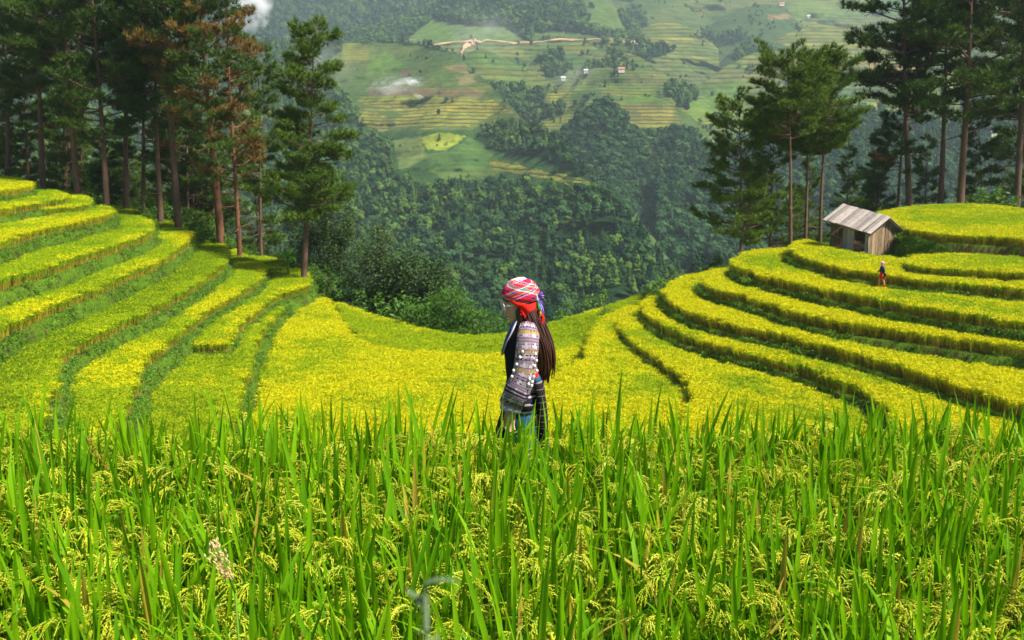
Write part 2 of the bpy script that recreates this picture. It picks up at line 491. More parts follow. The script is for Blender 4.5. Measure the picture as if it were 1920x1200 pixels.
POLY = []
for name, z, px, side, look, gap, lab in TERR:
    W = np.array([at_z(u, v, z)[:2] for u, v in px])
    W = catmull(W, 3)
    a, b = W[0], W[-1]
    if side == 'left':
        close = [(-120, b[1] + 1.5), (-120, a[1])]
    elif side == 'right':
        close = [(120, b[1] + 1.5), (120, a[1])]
    else:                                    # the basin floor runs on towards the camera
        close = [(b[0] + 18, b[1] - 3), (60, 30), (-60, 30), (a[0] - 18, a[1] - 3)]
    POLY.append(dict(name=name, z=z - RICE_H, pts=np.vstack([W, np.array(close)]), look=look, gap=gap, label=lab))

def poly_dist(pts, X, Y):
    """distance to the polygon (0 inside) and distance to its edge for inside points"""
    P = pts.astype(np.float32)
    n = len(P)
    inside = np.zeros(X.shape, dtype=bool)
    d2 = np.full(X.shape, 1e12, dtype=np.float32)
    for i in range(n):
        x1, y1 = P[i]; x2, y2 = P[(i + 1) % n]
        dx, dy = x2 - x1, y2 - y1
        L2 = dx * dx + dy * dy
        if L2 < 1e-9: continue
        t = np.clip(((X - x1) * dx + (Y - y1) * dy) / L2, 0, 1)
        q = (X - x1 - t * dx) ** 2 + (Y - y1 - t * dy) ** 2
        np.minimum(d2, q, out=d2)
        if dy != 0:
            c = ((y1 > Y) != (y2 > Y)) & (X < dx * (Y - y1) / dy + x1)
            inside ^= c
    return np.sqrt(d2), inside

def fall(d):
    return 3.0 * np.minimum(d, 0.55) + 0.74 * np.maximum(d - 0.55, 0)

def terrain_z(X, Y, want=False):
    X = np.asarray(X, dtype=np.float32); Y = np.asarray(Y, dtype=np.float32)
    best = np.full(X.shape, -150.0, dtype=np.float32)
    which = np.full(X.shape, -1, dtype=np.int32)
    edge = np.full(X.shape, 99.0, dtype=np.float32)
    dists = []
    for k, p in enumerate(POLY):
        d, ins = poly_dist(p['pts'], X, Y)
        dd = np.where(ins, 0, np.maximum(d - 0.15, 0))          # a 15 cm bund outside the rice
        z = p['z'] - fall(dd)
        upd = z > best
        best = np.where(upd, z, best)
        dists.append(np.where(ins, -d, d))
    if not want:
        return best
    return best, dists

def wob(X, Y, s, a):
    return a * (np.sin(X * s * 1.7 + 1.3 * np.sin(Y * s)) + np.sin(Y * s * 2.1 + 1.7 * np.sin(X * s * 0.8)) + 0.5 * np.sin((X + Y) * s * 3.7))

# fine ground under and between the fields (finer near the camera)
NR, NC = 400, 440
ys = np.exp(np.linspace(math.log(33.0), math.log(135.0), NR))
ss = np.linspace(-0.68, 0.68, NC)
GY = np.repeat(ys[:, None], NC, 1).astype(np.float32)
GX = (ss[None, :] * GY).astype(np.float32)
GZ, GD = terrain_z(GX, GY, True)
inside_any = np.min(np.stack(GD), 0) < 0
GZ2 = GZ + np.where(inside_any, 0.0, wob(GX, GY, 1.3, 0.07) + wob(GX, GY, 4.1, 0.03))
idx = np.arange(NR * NC).reshape(NR, NC)
quads = np.stack([idx[:-1, :-1], idx[:-1, 1:], idx[1:, 1:], idx[1:, :-1]], -1).reshape(-1, 4)
me = mesh_np('terraced_ground', np.stack([GX, GY, GZ2], -1).reshape(-1, 3), quads, True)
soil = ((GD[10] > 0.1) & (GD[10] < 2.6) & (GX > 33) & (GY < 84)).astype(np.float32)
a_ = me.attributes.new('soil', 'FLOAT', 'POINT'); a_.data.foreach_set('value', soil.ravel())
me.materials.append(M['terrain'])
ground = tag(link('terraced_ground', me), 'stepped earth and grass banks of the rice terraces', kind='structure')

# coarse slopes going down into the valley and out past the frame
NR2, NC2 = 150, 150
ys2 = np.concatenate([np.linspace(9, 40, 24)[:-1], np.linspace(40, 160, 76)[:-1], np.linspace(160, 640, NR2 - 98)])
NR2 = len(ys2)
xs2 = np.linspace(-1, 1, NC2)
CX = (xs2[None, :] * (60 + 0.95 * ys2[:, None])).astype(np.float32)
CY = np.repeat(ys2[:, None], NC2, 1).astype(np.float32)
CZ = terrain_z(CX, CY)
dn = np.maximum(CY - 7.4, 0)
CZ = np.maximum(CZ, np.maximum(-2.75 - fall(dn), -160)) - 0.9
CZ = np.maximum(CZ, -118 + wob(CX, CY, 0.02, 4.0))
idx = np.arange(NR2 * NC2).reshape(NR2, NC2)
quads = np.stack([idx[:-1, :-1], idx[:-1, 1:], idx[1:, 1:], idx[1:, :-1]], -1).reshape(-1, 4)
me = mesh_np('valley_slope', np.stack([CX, CY, CZ], -1).reshape(-1, 3), quads, True)
me.materials.append(M['terrain'])
tag(link('valley_slope', me), 'steep valley side dropping away behind the terraces', kind='structure')

def _bil(A, r, c):
    r = min(max(r, 0), A.shape[0] - 1.001); c = min(max(c, 0), A.shape[1] - 1.001)
    i, j = int(r), int(c); a, b = r - i, c - j
    return float((A[i, j] * (1 - a) + A[i + 1, j] * a) * (1 - b) + (A[i, j + 1] * (1 - a) + A[i + 1, j + 1] * a) * b)

def ground_at(x, y):
    """ground height read back from the two ground meshes"""
    if y < 134 and abs(x / y) < 0.68:
        return _bil(GZ, math.log(y / 33.0) / math.log(135 / 33.0) * (NR - 1), (x / y + 0.68) / 1.36 * (NC - 1))
    return _bil(CZ, float(np.interp(y, ys2, np.arange(NR2))), (x / (60 + 0.95 * y) + 1) / 2 * (NC2 - 1))

# paddy under the foreground rice, with the bank the photographer stands on
FG_Z = -2.52
prof = [(-3.0, -1.50), (1.15, -1.52), (1.45, -1.62), (1.75, -2.2), (1.95, -2.50), (3.0, -2.53), (5.7, -2.53), (5.8, -2.46), (6.45, -2.46), (6.9, -2.9), (7.8, -4.4), (9.4, -6.2)]
prof = catmull(prof, 3)
xs = np.linspace(-12, 12, 120)
V = np.array([(x, y + 0.04 * math.sin(x * 2.1), z + 0.02 * math.sin(x * 5 + y * 3)) for y, z in prof for x in xs])
idx = np.arange(len(V)).reshape(len(prof), len(xs))
quads = np.stack([idx[:-1, :-1], idx[:-1, 1:], idx[1:, 1:], idx[1:, :-1]], -1).reshape(-1, 4)
me = mesh_np('paddy_ground', V, quads, True)
me.materials.append(M['paddy'])
tag(link('paddy_ground', me), 'dark muddy ground under the nearest rice', kind='structure')

# ------------------------------------------------------------------ instancing for what nobody could count
def scatter(name, pts, rz, sc, sources, var=None, tilt=None):
    n = len(pts)
    me = bpy.data.meshes.new(name)
    me.vertices.add(n)
    me.vertices.foreach_set('co', np.asarray(pts, dtype=np.float32).ravel())
    rot = np.zeros((n, 3), dtype=np.float32)
    rot[:, 2] = rz
    if tilt is not None: rot[:, :2] = tilt
    a = me.attributes.new('rot', 'FLOAT_VECTOR', 'POINT'); a.data.foreach_set('vector', rot.ravel())
    a = me.attributes.new('scl', 'FLOAT', 'POINT'); a.data.foreach_set('value', np.asarray(sc, dtype=np.float32))
    a = me.attributes.new('var', 'INT', 'POINT')
    if var is None: var = RNG.integers(0, len(sources), n)
    a.data.foreach_set('value', np.asarray(var, dtype=np.int32))
    o = link(name, me)
    g = bpy.data.node_groups.new(name + '_scatter', 'GeometryNodeTree')
    g.interface.new_socket('Geometry', in_out='INPUT', socket_type='NodeSocketGeometry')
    g.interface.new_socket('Geometry', in_out='OUTPUT', socket_type='NodeSocketGeometry')
    gi = g.nodes.new('NodeGroupInput'); go = g.nodes.new('NodeGroupOutput')
    jn = g.nodes.new('GeometryNodeJoinGeometry')
    for s in reversed(sources):
        oi = g.nodes.new('GeometryNodeObjectInfo')
        oi.inputs['Object'].default_value = s
        oi.inputs['As Instance'].default_value = False
        ti = g.nodes.new('GeometryNodeGeometryToInstance')
        g.links.new(oi.outputs['Geometry'], ti.inputs[0])
        g.links.new(ti.outputs[0], jn.inputs[0])
    ip = g.nodes.new('GeometryNodeInstanceOnPoints')
    ip.inputs['Pick Instance'].default_value = True
    def attr(nm, ty):
        na = g.nodes.new('GeometryNodeInputNamedAttribute'); na.data_type = ty
        na.inputs['Name'].default_value = nm
        return na.outputs[0]
    g.links.new(gi.outputs[0], ip.inputs['Points'])
    g.links.new(jn.outputs[0], ip.inputs['Instance'])
    g.links.new(attr('var', 'INT'), ip.inputs['Instance Index'])
    g.links.new(attr('scl', 'FLOAT'), ip.inputs['Scale'])
    e2r = g.nodes.new('FunctionNodeEulerToRotation')
    g.links.new(attr('rot', 'FLOAT_VECTOR'), e2r.inputs[0])
    g.links.new(e2r.outputs[0], ip.inputs['Rotation'])
    g.links.new(ip.outputs[0], go.inputs[0])
    md = o.modifiers.new('scatter', 'NODES'); md.node_group = g
    return o

def source(name, me):
    return bpy.data.objects.new(name, me)        # never linked: only its mesh is used

# ------------------------------------------------------------------ blades, needles, leaves as bulk arrays
def blades(base, dirs, length, width, bend, segs=2, up=(0, 0, 1)):
    """thin tapering strips; returns V, F(quads)"""
    n = len(base)
    base = np.asarray(base, float); dirs = np.asarray(dirs, float)
    dirs = dirs / np.linalg.norm(dirs, axis=1, keepdims=True)
    ang = RNG.uniform(0, 2 * np.pi, n)
    r = np.stack([np.cos(ang), np.sin(ang), np.zeros(n)], -1)
    side = np.cross(dirs, r); side /= np.linalg.norm(side, axis=1, keepdims=True) + 1e-9
    out = dirs * np.array([1, 1, 0]); ol = np.linalg.norm(out, axis=1, keepdims=True)
    out = np.where(ol > 1e-3, out / (ol + 1e-9), r)
    V = np.zeros((n, segs + 1, 2, 3))
    for i in range(segs + 1):
        t = i / segs
        c = base + dirs * (length * t)[:, None] + (out * 0.5 - np.array([0, 0, 1.0])) * (bend * length * t * t)[:, None]
        w = width * (1.0 - t) ** 0.7 if i < segs else width * 0.06
        if i == 0: w = width * 0.7
        V[:, i, 0] = c - side * w[:, None] / 2
        V[:, i, 1] = c + side * w[:, None] / 2
    b = (np.arange(n) * (segs + 1) * 2)[:, None]
    F = []
    for i in range(segs):
        F.append(np.concatenate([b + 2 * i, b + 2 * i + 1, b + 2 * i + 3, b + 2 * i + 2], 1))
    return V.reshape(-1, 3), np.concatenate(F, 0)

def merge(parts):
    """parts: list of (V, F, material index) with equal face size"""
    Vs, Fs, Ms = [], [], []
    o = 0
    for V, F, m in parts:
        Vs.append(V); Fs.append(F + o); Ms.append(np.full(len(F), m)); o += len(V)
    return np.concatenate(Vs), np.concatenate(Fs), np.concatenate(Ms)

def needles(cent, dirs, k, length, width, spread=0.9):
    """needle tufts: k needles round each centre, fanned about its direction (triangles)"""
    n = len(cent)
    C = np.repeat(cent, k, 0); D = np.repeat(dirs, k, 0)
    R = RNG.normal(size=(n * k, 3))
    d = D / (np.linalg.norm(D, axis=1, keepdims=True) + 1e-9) + R * spread * 0.62
    d /= np.linalg.norm(d, axis=1, keepdims=True)
    s = np.cross(d, RNG.normal(size=(n * k, 3))); s /= np.linalg.norm(s, axis=1, keepdims=True) + 1e-9
    L = length * RNG.uniform(0.7, 1.15, n * k)
    V = np.zeros((n * k, 3, 3))
    V[:, 0] = C - s * width / 2
    V[:, 1] = C + s * width / 2
    V[:, 2] = C + d * L[:, None]
    return V.reshape(-1, 3), np.arange(n * k * 3).reshape(-1, 3)

def leaves(cent, size, flat=0.4, aspect=0.5):
    """diamond leaves, randomly turned (quads)"""
    n = len(cent)
    d = RNG.normal(size=(n, 3)); d[:, 2] = d[:, 2] * flat - 0.15
    d /= np.linalg.norm(d, axis=1, keepdims=True)
    s = np.cross(d, RNG.normal(size=(n, 3)) * 0.5 + np.array([0, 0, 1.0])); s /= np.linalg.norm(s, axis=1, keepdims=True) + 1e-9
    nn = np.cross(s, d)
    L = (size * RNG.uniform(0.6, 1.3, n))[:, None]
    V = np.zeros((n, 4, 3))
    V[:, 0] = cent - d * L * 0.5
    V[:, 1] = cent - s * L * aspect * 0.5 + nn * L * 0.08
    V[:, 2] = cent + d * L * 0.5
    V[:, 3] = cent + s * L * aspect * 0.5 + nn * L * 0.08
    return V.reshape(-1, 3), np.arange(n * 4).reshape(-1, 4)

def fbm(X, Y, s, seed=0.0, oct=5):
    out = np.zeros(X.shape); a = 1.0; tot = 0.0
    for o in range(oct):
        f = s * 2 ** o; ph = seed * 1.7 + o * 2.3
        out += a * (np.sin(X * f + 1.9 * np.sin(Y * f * 0.83 + ph) + ph) * np.sin(Y * f * 1.13 + 1.7 * np.sin(X * f * 0.71 - ph) + ph * 0.7))
        tot += a; a *= 0.55
    return out / tot

# ------------------------------------------------------------------ mid-distance rice: half-metre tufts of stems, leaves and bent heads
def rice_patch(name, leaf, head, headp, ripe):
    n = 46
    base = np.stack([RNG.uniform(-0.30, 0.30, n), RNG.uniform(-0.30, 0.30, n), np.zeros(n)], -1)
    lean = np.stack([RNG.normal(0, 0.13, n), RNG.normal(0, 0.13, n), np.ones(n)], -1)
    H = RNG.uniform(0.62, 0.76, n)
    parts = []
    V, F = blades(base, lean, H, np.full(n, 0.024), np.full(n, 0.04), 2)
    parts.append((V, F, 2))
    for q in range(3):
        b2 = base + lean * (H * RNG.uniform(0.45, 0.85, n))[:, None]
        d2 = lean + np.stack([RNG.normal(0, 0.35, n), RNG.normal(0, 0.35, n), np.zeros(n)], -1)
        V, F = blades(b2, d2, RNG.uniform(0.26, 0.46, n), np.full(n, 0.022), RNG.uniform(0.0, 0.25, n), 2)
        parts.append((V, F, 0))
    for q in range(2):
        sel = RNG.uniform(0, 1, n) < headp
        b3 = (base + lean * H[:, None])[sel]
        k = len(b3)
        d3 = np.stack([RNG.normal(0, 0.45, k), RNG.normal(0, 0.45, k), np.ones(k) * 0.8], -1)
        V, F = blades(b3, d3, RNG.uniform(0.20, 0.28, k), np.full(k, 0.040), RNG.uniform(0.5, 1.1, k), 3)
        parts.append((V, F, 1))
    V, F, mi = merge(parts)
    me = mesh_np(name, V, F, False, mi)
    for m in (leaf, head, M['straw']): me.materials.append(m)
    return source(name, me)

GOLD = [rice_patch('rice_patch_gold', M['goldleaf'], M['gold'], 0.9, 1) for _ in range(4)]
GOLD2 = [rice_patch('rice_patch_mid', M['lime'], M['gold'], 0.62, 1) for _ in range(4)]
GREEN = [rice_patch('rice_patch_green', M['lime'], M['limehead'], 0.55, 0) for _ in range(4)]

DULL = [rice_patch('rice_patch_dull', M['dullleaf'], M['limehead'], 0.25, 0) for _ in range(4)]
HUT_XY = np.array(at_z(1618, 478, POLY[8]['z'])[:2]) + np.array([0.6, 1.2])

for k, p in enumerate(POLY):
    P = p['pts']
    # rows of planting points inside the frame
    sp = 0.40
    x0, x1 = max(P[:, 0].min(), -80), min(P[:, 0].max(), 80)
    y0, y1 = max(P[:, 1].min(), 36), P[:, 1].max()
    gx, gy = np.meshgrid(np.arange(x0, x1, sp), np.arange(y0, y1, sp))
    X = (gx + RNG.uniform(-0.15, 0.15, gx.shape)).ravel(); Y = (gy + RNG.uniform(-0.15, 0.15, gx.shape)).ravel()
    keep = np.abs(X) < 0.60 * Y
    # hide-free: only what lies above the near rim
    X, Y = X[keep], Y[keep]
    if len(X) == 0: continue
    d, ins = poly_dist(P, X, Y)
    ok = ins & (d > 0.10 + 0.16 * np.abs(np.sin(X * 1.3 + 2 * np.sin(Y * 0.9))) + RNG.uniform(0, 0.12, len(X)))
    X, Y, d = X[ok], Y[ok], d[ok]
    for q in POLY:
        if q['z'] > p['z'] + 0.01 and len(X):
            dq, iq = poly_dist(q['pts'], X, Y)
            ok = (~iq) & (dq > p['gap'] * (0.85 + 0.3 * np.sin(X * 0.35 + k)))
            X, Y, d = X[ok], Y[ok], d[ok]
    if p['name'] == 'r6':
        rr = np.hypot((X - HUT_XY[0] - 0.9) / 4.6, (Y - HUT_XY[1] - 0.5) / 11.0)
        ok = (rr > 1.0) & ~((X > HUT_XY[0] + 1) & (Y > HUT_XY[1] - 7.0))
        X, Y, d = X[ok], Y[ok], d[ok]
    # only what the terrain shape lets one see from around the camera
    vis = np.ones(len(X), dtype=bool)
    X, Y, d = X[vis], Y[vis], d[vis]
    n = len(X)
    Zp = np.full(n, p['z']) + wob(X, Y, 0.22, 0.03) + wob(X, Y, 0.6, 0.02) + wob(X, Y, 1.7, 0.012) - 0.06 * RNG.uniform(0, 1, n) * np.exp(-d / 0.35)
    # edge of a field ripens first
    look = p['look']
    mot = np.sin(X * 0.21 + 2 * np.sin(Y * 0.13 + k)) + np.sin(Y * 0.33 + X * 0.12 + k)
    r = RNG.uniform(0, 1, n)
    lo = fbm(X, Y, 0.16, k * 1.3, 4) * 1.6          # slow drifts of ripeness across a field
    pe = np.exp(-d / 0.9)
    ripe = {'gold': 0.66, 'gold2': 0.42, 'edge': 0.06, 'green': -0.06}[look] + 0.45 * lo + 0.65 * pe + RNG.normal(0, 0.10, n)
    if p['name'] == 'basin': ripe += 0.10 - 0.012 * (Y - 60)
    if p['name'] == 'l6': ripe -= 0.35
    var = np.where(ripe > 0.72, 0, np.where(ripe > 0.36, 1, np.where(ripe > -0.12, 2, 3)))
    var = var * 4 + RNG.integers(0, 4, n)
    o = scatter('rice_field', np.stack([X, Y, Zp], -1), RNG.uniform(0, 6.28, n), RNG.uniform(0.92, 1.06, n), GOLD + GOLD2 + GREEN + DULL, var, RNG.normal(0, 0.05, (n, 2)))
    tag(o, p['label'], 'rice field', 'terraced rice fields', 'stuff')

# ------------------------------------------------------------------ grass and weeds on the banks
def grass_tuft(name, mat, n, h, w, leafy=0):
    base = np.stack([RNG.normal(0, 0.16, n), RNG.normal(0, 0.16, n), np.full(n, -0.03)], -1)
    d = np.stack([RNG.normal(0, 0.45, n), RNG.normal(0, 0.45, n), np.ones(n)], -1)
    parts = [(*blades(base, d, RNG.uniform(0.5, 1.1, n) * h, np.full(n, w), RNG.uniform(0.1, 0.7, n), 2), 0)]
    if leafy:
        c = np.stack([RNG.normal(0, 0.20, leafy), RNG.normal(0, 0.20, leafy), RNG.uniform(0.04, h * 0.9, leafy)], -1)
        parts.append((*leaves(c, 0.11, 0.3, 0.8), 1))
    V, F, mi = merge(parts)
    me = mesh_np(name, V, F, False, mi)
    me.materials.append(mat); me.materials.append(M['weed'])
    return source(name, me)
TUFTS = [grass_tuft('grass_tuft', M['grass'], 26, 0.30, 0.022) for _ in range(3)] + [grass_tuft('weed_tuft', M['grass'], 14, 0.26, 0.02, 34) for _ in range(3)]
near_d = np.min(np.abs(np.stack(GD)), 0)
cand = (~inside_any) & (np.min(np.stack(GD), 0) < 3.0) & (np.abs(GX) < 0.58 * GY)
# strips left bare behind a field, at the foot of the next bank
for k, p in enumerate(POLY):
    for j, q in enumerate(POLY):
        if q['z'] > p['z'] + 0.01:
            cand |= (GD[k] < 0) & (GD[j] > 0) & (GD[j] < p['gap'] + 0.1) & (np.abs(GX) < 0.58 * GY)
covered = np.zeros(GX.shape, dtype=bool)
ii = np.nonzero(cand.ravel())[0]
area = (GY * (ss[1] - ss[0]) * GY * math.log(135 / 33.0) / NR).ravel()[ii]
pick = RNG.uniform(0, 1, len(ii)) < np.minimum(1, area * 15.0)
pick &= ~((soil.ravel()[ii] > 0.5) & (RNG.uniform(0, 1, len(ii)) < 0.8))
ii = ii[pick]
bp = np.stack([GX.ravel()[ii], GY.ravel()[ii], GZ2.ravel()[ii]], -1)
bp[:, :2] += RNG.uniform(-0.08, 0.08, (len(bp), 2))
leafy = (np.sin(bp[:, 0] * 0.5) + np.sin(bp[:, 1] * 0.7 + bp[:, 0] * 0.3) + RNG.normal(0, 0.8, len(bp))) > np.where(bp[:, 0] < 0, -0.6, 0.9)
var = np.where(leafy, 3, 0) + RNG.integers(0, 3, len(bp))
o = scatter('bank_grass', bp, RNG.uniform(0, 6.28, len(bp)), RNG.uniform(0.6, 1.25, len(bp)), TUFTS, var)
tag(o, 'grass and low weeds covering the banks between the rice terraces', 'grass', kind='stuff')
print('bank tufts', len(bp))

# ------------------------------------------------------------------ far hills
def pt_in(poly, U, Vv):
    ins = np.zeros(U.shape, dtype=bool)
    n = len(poly)
    for i in range(n):
        x1, y1 = poly[i]; x2, y2 = poly[(i + 1) % n]
        if y1 == y2: continue
        ins ^= ((y1 > Vv) != (y2 > Vv)) & (U < (x2 - x1) * (Vv - y1) / (y2 - y1) + x1)
    return ins

GRASS = (0.075, 0.135, 0.032)
SCRUB = (0.045, 0.095, 0.026)
WOODF = (0.018, 0.045, 0.014)
YEL = (0.42, 0.36, 0.045)
LIME = (0.24, 0.29, 0.035)
OLIVE = (0.22, 0.24, 0.05)
TAN = (0.25, 0.19, 0.085)
BROWN = (0.16, 0.105, 0.06)
MEAD = (0.12, 0.21, 0.035)

HILLS = {}
def hill(name, label, crest, base, du=5.0, nv=90, p=1.25, amp=6.0, s=0.012, seed=1.0, fields=(), woods=(), back=260.0, default=SCRUB, tdef=0.0, mat='hill'):
    """a hill body: front slope from base to crest, then a back slope"""
    cu = catmull(crest, 6); bu = catmull(base, 6)
    u0, u1 = crest[0][0], crest[-1][0]
    U1 = np.arange(u0, u1 + 0.1, du)
    cv = np.interp(U1, cu[:, 0], cu[:, 1]); cy = np.interp(U1, cu[:, 0], cu[:, 2])
    bv = np.interp(U1, bu[:, 0], bu[:, 1]); by = np.interp(U1, bu[:, 0], bu[:, 2])
    T = np.linspace(0, 1, nv)
    nb = 10
    U = np.repeat(U1[None], nv, 0)
    Vv = bv[None] + (cv - bv)[None] * T[:, None]
    Yd = by[None] + (cy - by)[None] * (T[:, None] ** p)
    dx = (U - 960) / F_PX; dyv = (600 - Vv) / F_PX
    t = Yd / (CP + dyv * SP)
    X = dx * t; Y = Yd; Z = (-SP + dyv * CP) * t
    fade = np.clip(np.minimum(1.0, (1 - T) * 6 + 0.25), 0, 1)[:, None]
    disp = fbm(X, Y, s, seed) * amp * fade
    Y = Y + disp * 2.0          # folds run up and down the slope
    X = X * (Y / Yd); Z = Z * (Y / Yd)
    Z = Z + fbm(X, Y, s * 4, seed + 3) * amp * 0.12
    # back slope
    Xb, Yb, Zb = [], [], []
    for j in range(1, nb + 1):
        q = j / nb
        Xb.append(X[-1] * (1 + 0.2 * q)); Yb.append(Y[-1] + back * q); Zb.append(Z[-1] - back * (0.15 * q + 0.45 * q * q))
    XX = np.vstack([X, np.array(Xb)]); YY = np.vstack([Y, np.array(Yb)]); ZZ = np.vstack([Z, np.array(Zb)])
    # an apron carries the foot down to the valley floor
    ap = [(X[0], Y[0] - 30, Z[0] - 45)]
    XX = np.vstack([ap[0][0][None], XX]); YY = np.vstack([ap[0][1][None], YY]); ZZ = np.vstack([ap[0][2][None], ZZ])
    nr, nc = XX.shape
    idx = np.arange(nr * nc).reshape(nr, nc)
    quads = np.stack([idx[:-1, :-1], idx[:-1, 1:], idx[1:, 1:], idx[1:, :-1]], -1).reshape(-1, 4)
    me = mesh_np(name, np.stack([XX, YY, ZZ], -1).reshape(-1, 3), quads, True)
    # crops
    C = np.zeros((nr, nc, 4)); C[..., :3] = default; C[..., 3] = tdef
    Uf = np.vstack([U[:1], U, np.repeat(U[-1:], nb, 0)]); Vf = np.vstack([Vv[:1], Vv, np.repeat(Vv[-1:], nb, 0)])
    ju = fbm(Uf, Vf, 0.11, seed, 3) * 4; jv = fbm(Uf, Vf, 0.17, seed + 5, 3) * 2.2
    wood = np.zeros((nr, nc), dtype=bool)
    for poly in woods:
        wood |= pt_in(poly, Uf + ju, Vf + jv)
    C[wood, :3] = WOODF; C[wood, 3] = 0
    for poly, colr, ts in fields:
        m = pt_in(poly, Uf + ju * 0.4, Vf + jv * 0.4)
        C[m, :3] = colr; C[m, 3] = ts
        wood &= ~m
    a = me.attributes.new('crop', 'FLOAT_COLOR', 'POINT'); a.data.foreach_set('color', C.astype(np.float32).ravel())
    me.materials.append(M[mat])
    o = tag(link(name, me), label, kind='structure')
    HILLS[label] = dict(X=X, Y=Y, Z=Z, U=U, V=Vv, wood=wood[1:1 + nv], o=o)
    return HILLS[label]

ALL = [(-900, -400), (3000, -400), (3000, 900), (-900, 900)]

H_top = hill('mountain', 'hazy forested mountain filling the top of the view',
    [(-500, -150, 3000), (200, -170, 3000), (600, -190, 3000), (1000, -200, 3000), (1300, -160, 3000)],
    [(-500, 120, 1950), (400, 110, 1950), (800, 105, 1950), (1300, 110, 1950)], du=7, nv=80, amp=45, s=0.0035, seed=2.0, woods=[ALL], p=1.1)
H_ridge = hill('ridge', 'dark wooded ridge above the red dirt road, with a bright grass slope at its foot',
    [(560, 88, 1800), (640, 74, 1800), (700, 60, 1820), (780, 36, 1850), (830, 8, 1900), (900, -40, 1950), (1000, -60, 1950), (1090, -40, 1950), (1140, -2, 1900), (1170, 35, 1850), (1210, 80, 1800)],
    [(560, 120, 1600), (900, 110, 1600), (1210, 110, 1600)], du=4, nv=60, amp=20, s=0.006, seed=5.0, mat='hill_far', woods=[ALL],
    fields=[([(765, 72), (790, 52), (812, 35), (850, 45), (905, 52), (945, 50), (985, 78), (985, 110), (760, 100)], MEAD, 0.25),
            ([(990, 85), (1000, 62), (1060, 60), (1120, 68), (1140, 90)], GRASS, 0.4),
            ([(1090, 0), (1150, -5), (1165, 40), (1185, 70), (1120, 62), (1095, 45)], GRASS, 0.2)])
rf = [([(1040, -200), (2300, -200), (2300, 420), (1040, 420)], (0.085, 0.130, 0.036), 0.8)]
def strip(u0, v0, u1, v1, h, col, ts=0.8, sk=0.0):
    return ([(u0, v0), (u1, v1), (u1 + sk * h, v1 + h), (u0 + sk * h, v0 + h)], col, ts)
rf += [strip(1150, 68, 1330, 62, 14, YEL, 0.7), strip(1210, 88, 1420, 72, 16, LIME, 0.9), strip(1230, 108, 1400, 100, 22, OLIVE, 0.9), strip(1260, 132, 1380, 128, 14, YEL, 0.8),
       strip(1290, 30, 1470, 22, 22, GRASS, 0.4), strip(1330, 22, 1480, 14, 40, SCRUB, 0.2), strip(1445, 28, 1480, 30, 10, TAN, 0.4), strip(1430, 60, 1600, 48, 18, LIME, 0.7), strip(1440, 78, 1620, 78, 14, YEL, 0.9),
       strip(1500, 100, 1700, 98, 10, OLIVE, 0.9), strip(1530, 110, 1640, 106, 28, BROWN, 0.6), strip(1620, 110, 1700, 112, 24, (0.45, 0.28, 0.15), 0.8), strip(1700, 60, 1900, 50, 30, OLIVE, 0.9),
       strip(1270, 140, 1330, 118, 40, GRASS, 0.4), strip(1540, 182, 1660, 178, 30, LIME, 0.95), strip(1630, 178, 1720, 176, 30, YEL, 0.7), strip(1120, 5, 1300, -8, 24, GRASS, 0.5), strip(1160, 30, 1260, 26, 20, SCRUB, 0.2),
       strip(1480, 5, 1700, -5, 30, MEAD, 0.5), strip(1250, 205, 1350, 170, 20, MEAD, 0.3), strip(1700, 250, 1900, 245, 20, LIME, 0.8), strip(1400, 150, 1540, 150, 30, GRASS, 0.6)]
H_right = hill('mountainside', 'broad far mountainside patched with terraced fields behind the hut',
    [(1020, 20, 2300), (1080, -60, 2500), (1200, -130, 2700), (1500, -150, 2800), (2300, -150, 2800)],
    [(1020, 300, 1250), (1500, 300, 1250), (2300, 330, 1250)], du=5, nv=120, amp=42, s=0.0095, seed=8.0, mat='hill_far', fields=rf, p=1.2)
H_mid = hill('hillside', 'smoky middle hillside of pale fields below the dirt road',
    [(600, 84, 1500), (760, 80, 1550), (880, 74, 1560), (985, 80, 1560), (1100, 73, 1560), (1190, 75, 1560), (1260, 92, 1540), (1330, 120, 1500), (1420, 160, 1450)],
    [(600, 330, 1080), (1000, 330, 1080), (1420, 330, 1080)], du=4, nv=90, amp=42, s=0.012, seed=3.3, mat='hill_far', default=(0.085, 0.14, 0.045), tdef=0.75,
    fields=[strip(880, 84, 1060, 82, 14, (0.10, 0.15, 0.05), 0.7), strip(900, 110, 1020, 100, 30, GRASS, 0.6), strip(1060, 190, 1130, 185, 14, YEL, 0.9), strip(1010, 172, 1075, 165, 42, LIME, 0.95),
            strip(1120, 165, 1230, 160, 12, LIME, 0.9), strip(1090, 88, 1190, 84, 50, SCRUB, 0.2), strip(940, 130, 1000, 120, 20, MEAD, 0.4)],
    woods=[[(1105, 85), (1190, 82), (1275, 92), (1240, 105), (1190, 128), (1120, 118)], [(975, 190), (1010, 170), (1000, 230), (960, 260)], [(1010, 110), (1050, 105), (1060, 140), (1020, 145)]])
H_spur = hill('spur', 'green rounded spur below the pink earth slip',
    [(835, 150, 1290), (868, 112, 1320), (895, 92, 1340), (930, 101, 1340), (973, 124, 1320), (1027, 152, 1280), (1080, 190, 1230)],
    [(835, 290, 1110), (950, 290, 1110), (1080, 290, 1110)], du=3, nv=60, amp=9, s=0.011, seed=12.0, mat='hill_far', default=(0.085, 0.145, 0.04), tdef=0.75, back=120,
    fields=[strip(880, 112, 960, 118, 24, GRASS, 0.5), strip(930, 140, 1000, 150, 16, MEAD, 0.4)],
    woods=[[(905, 165), (950, 150), (1010, 172), (1030, 200), (985, 230), (950, 205)]])
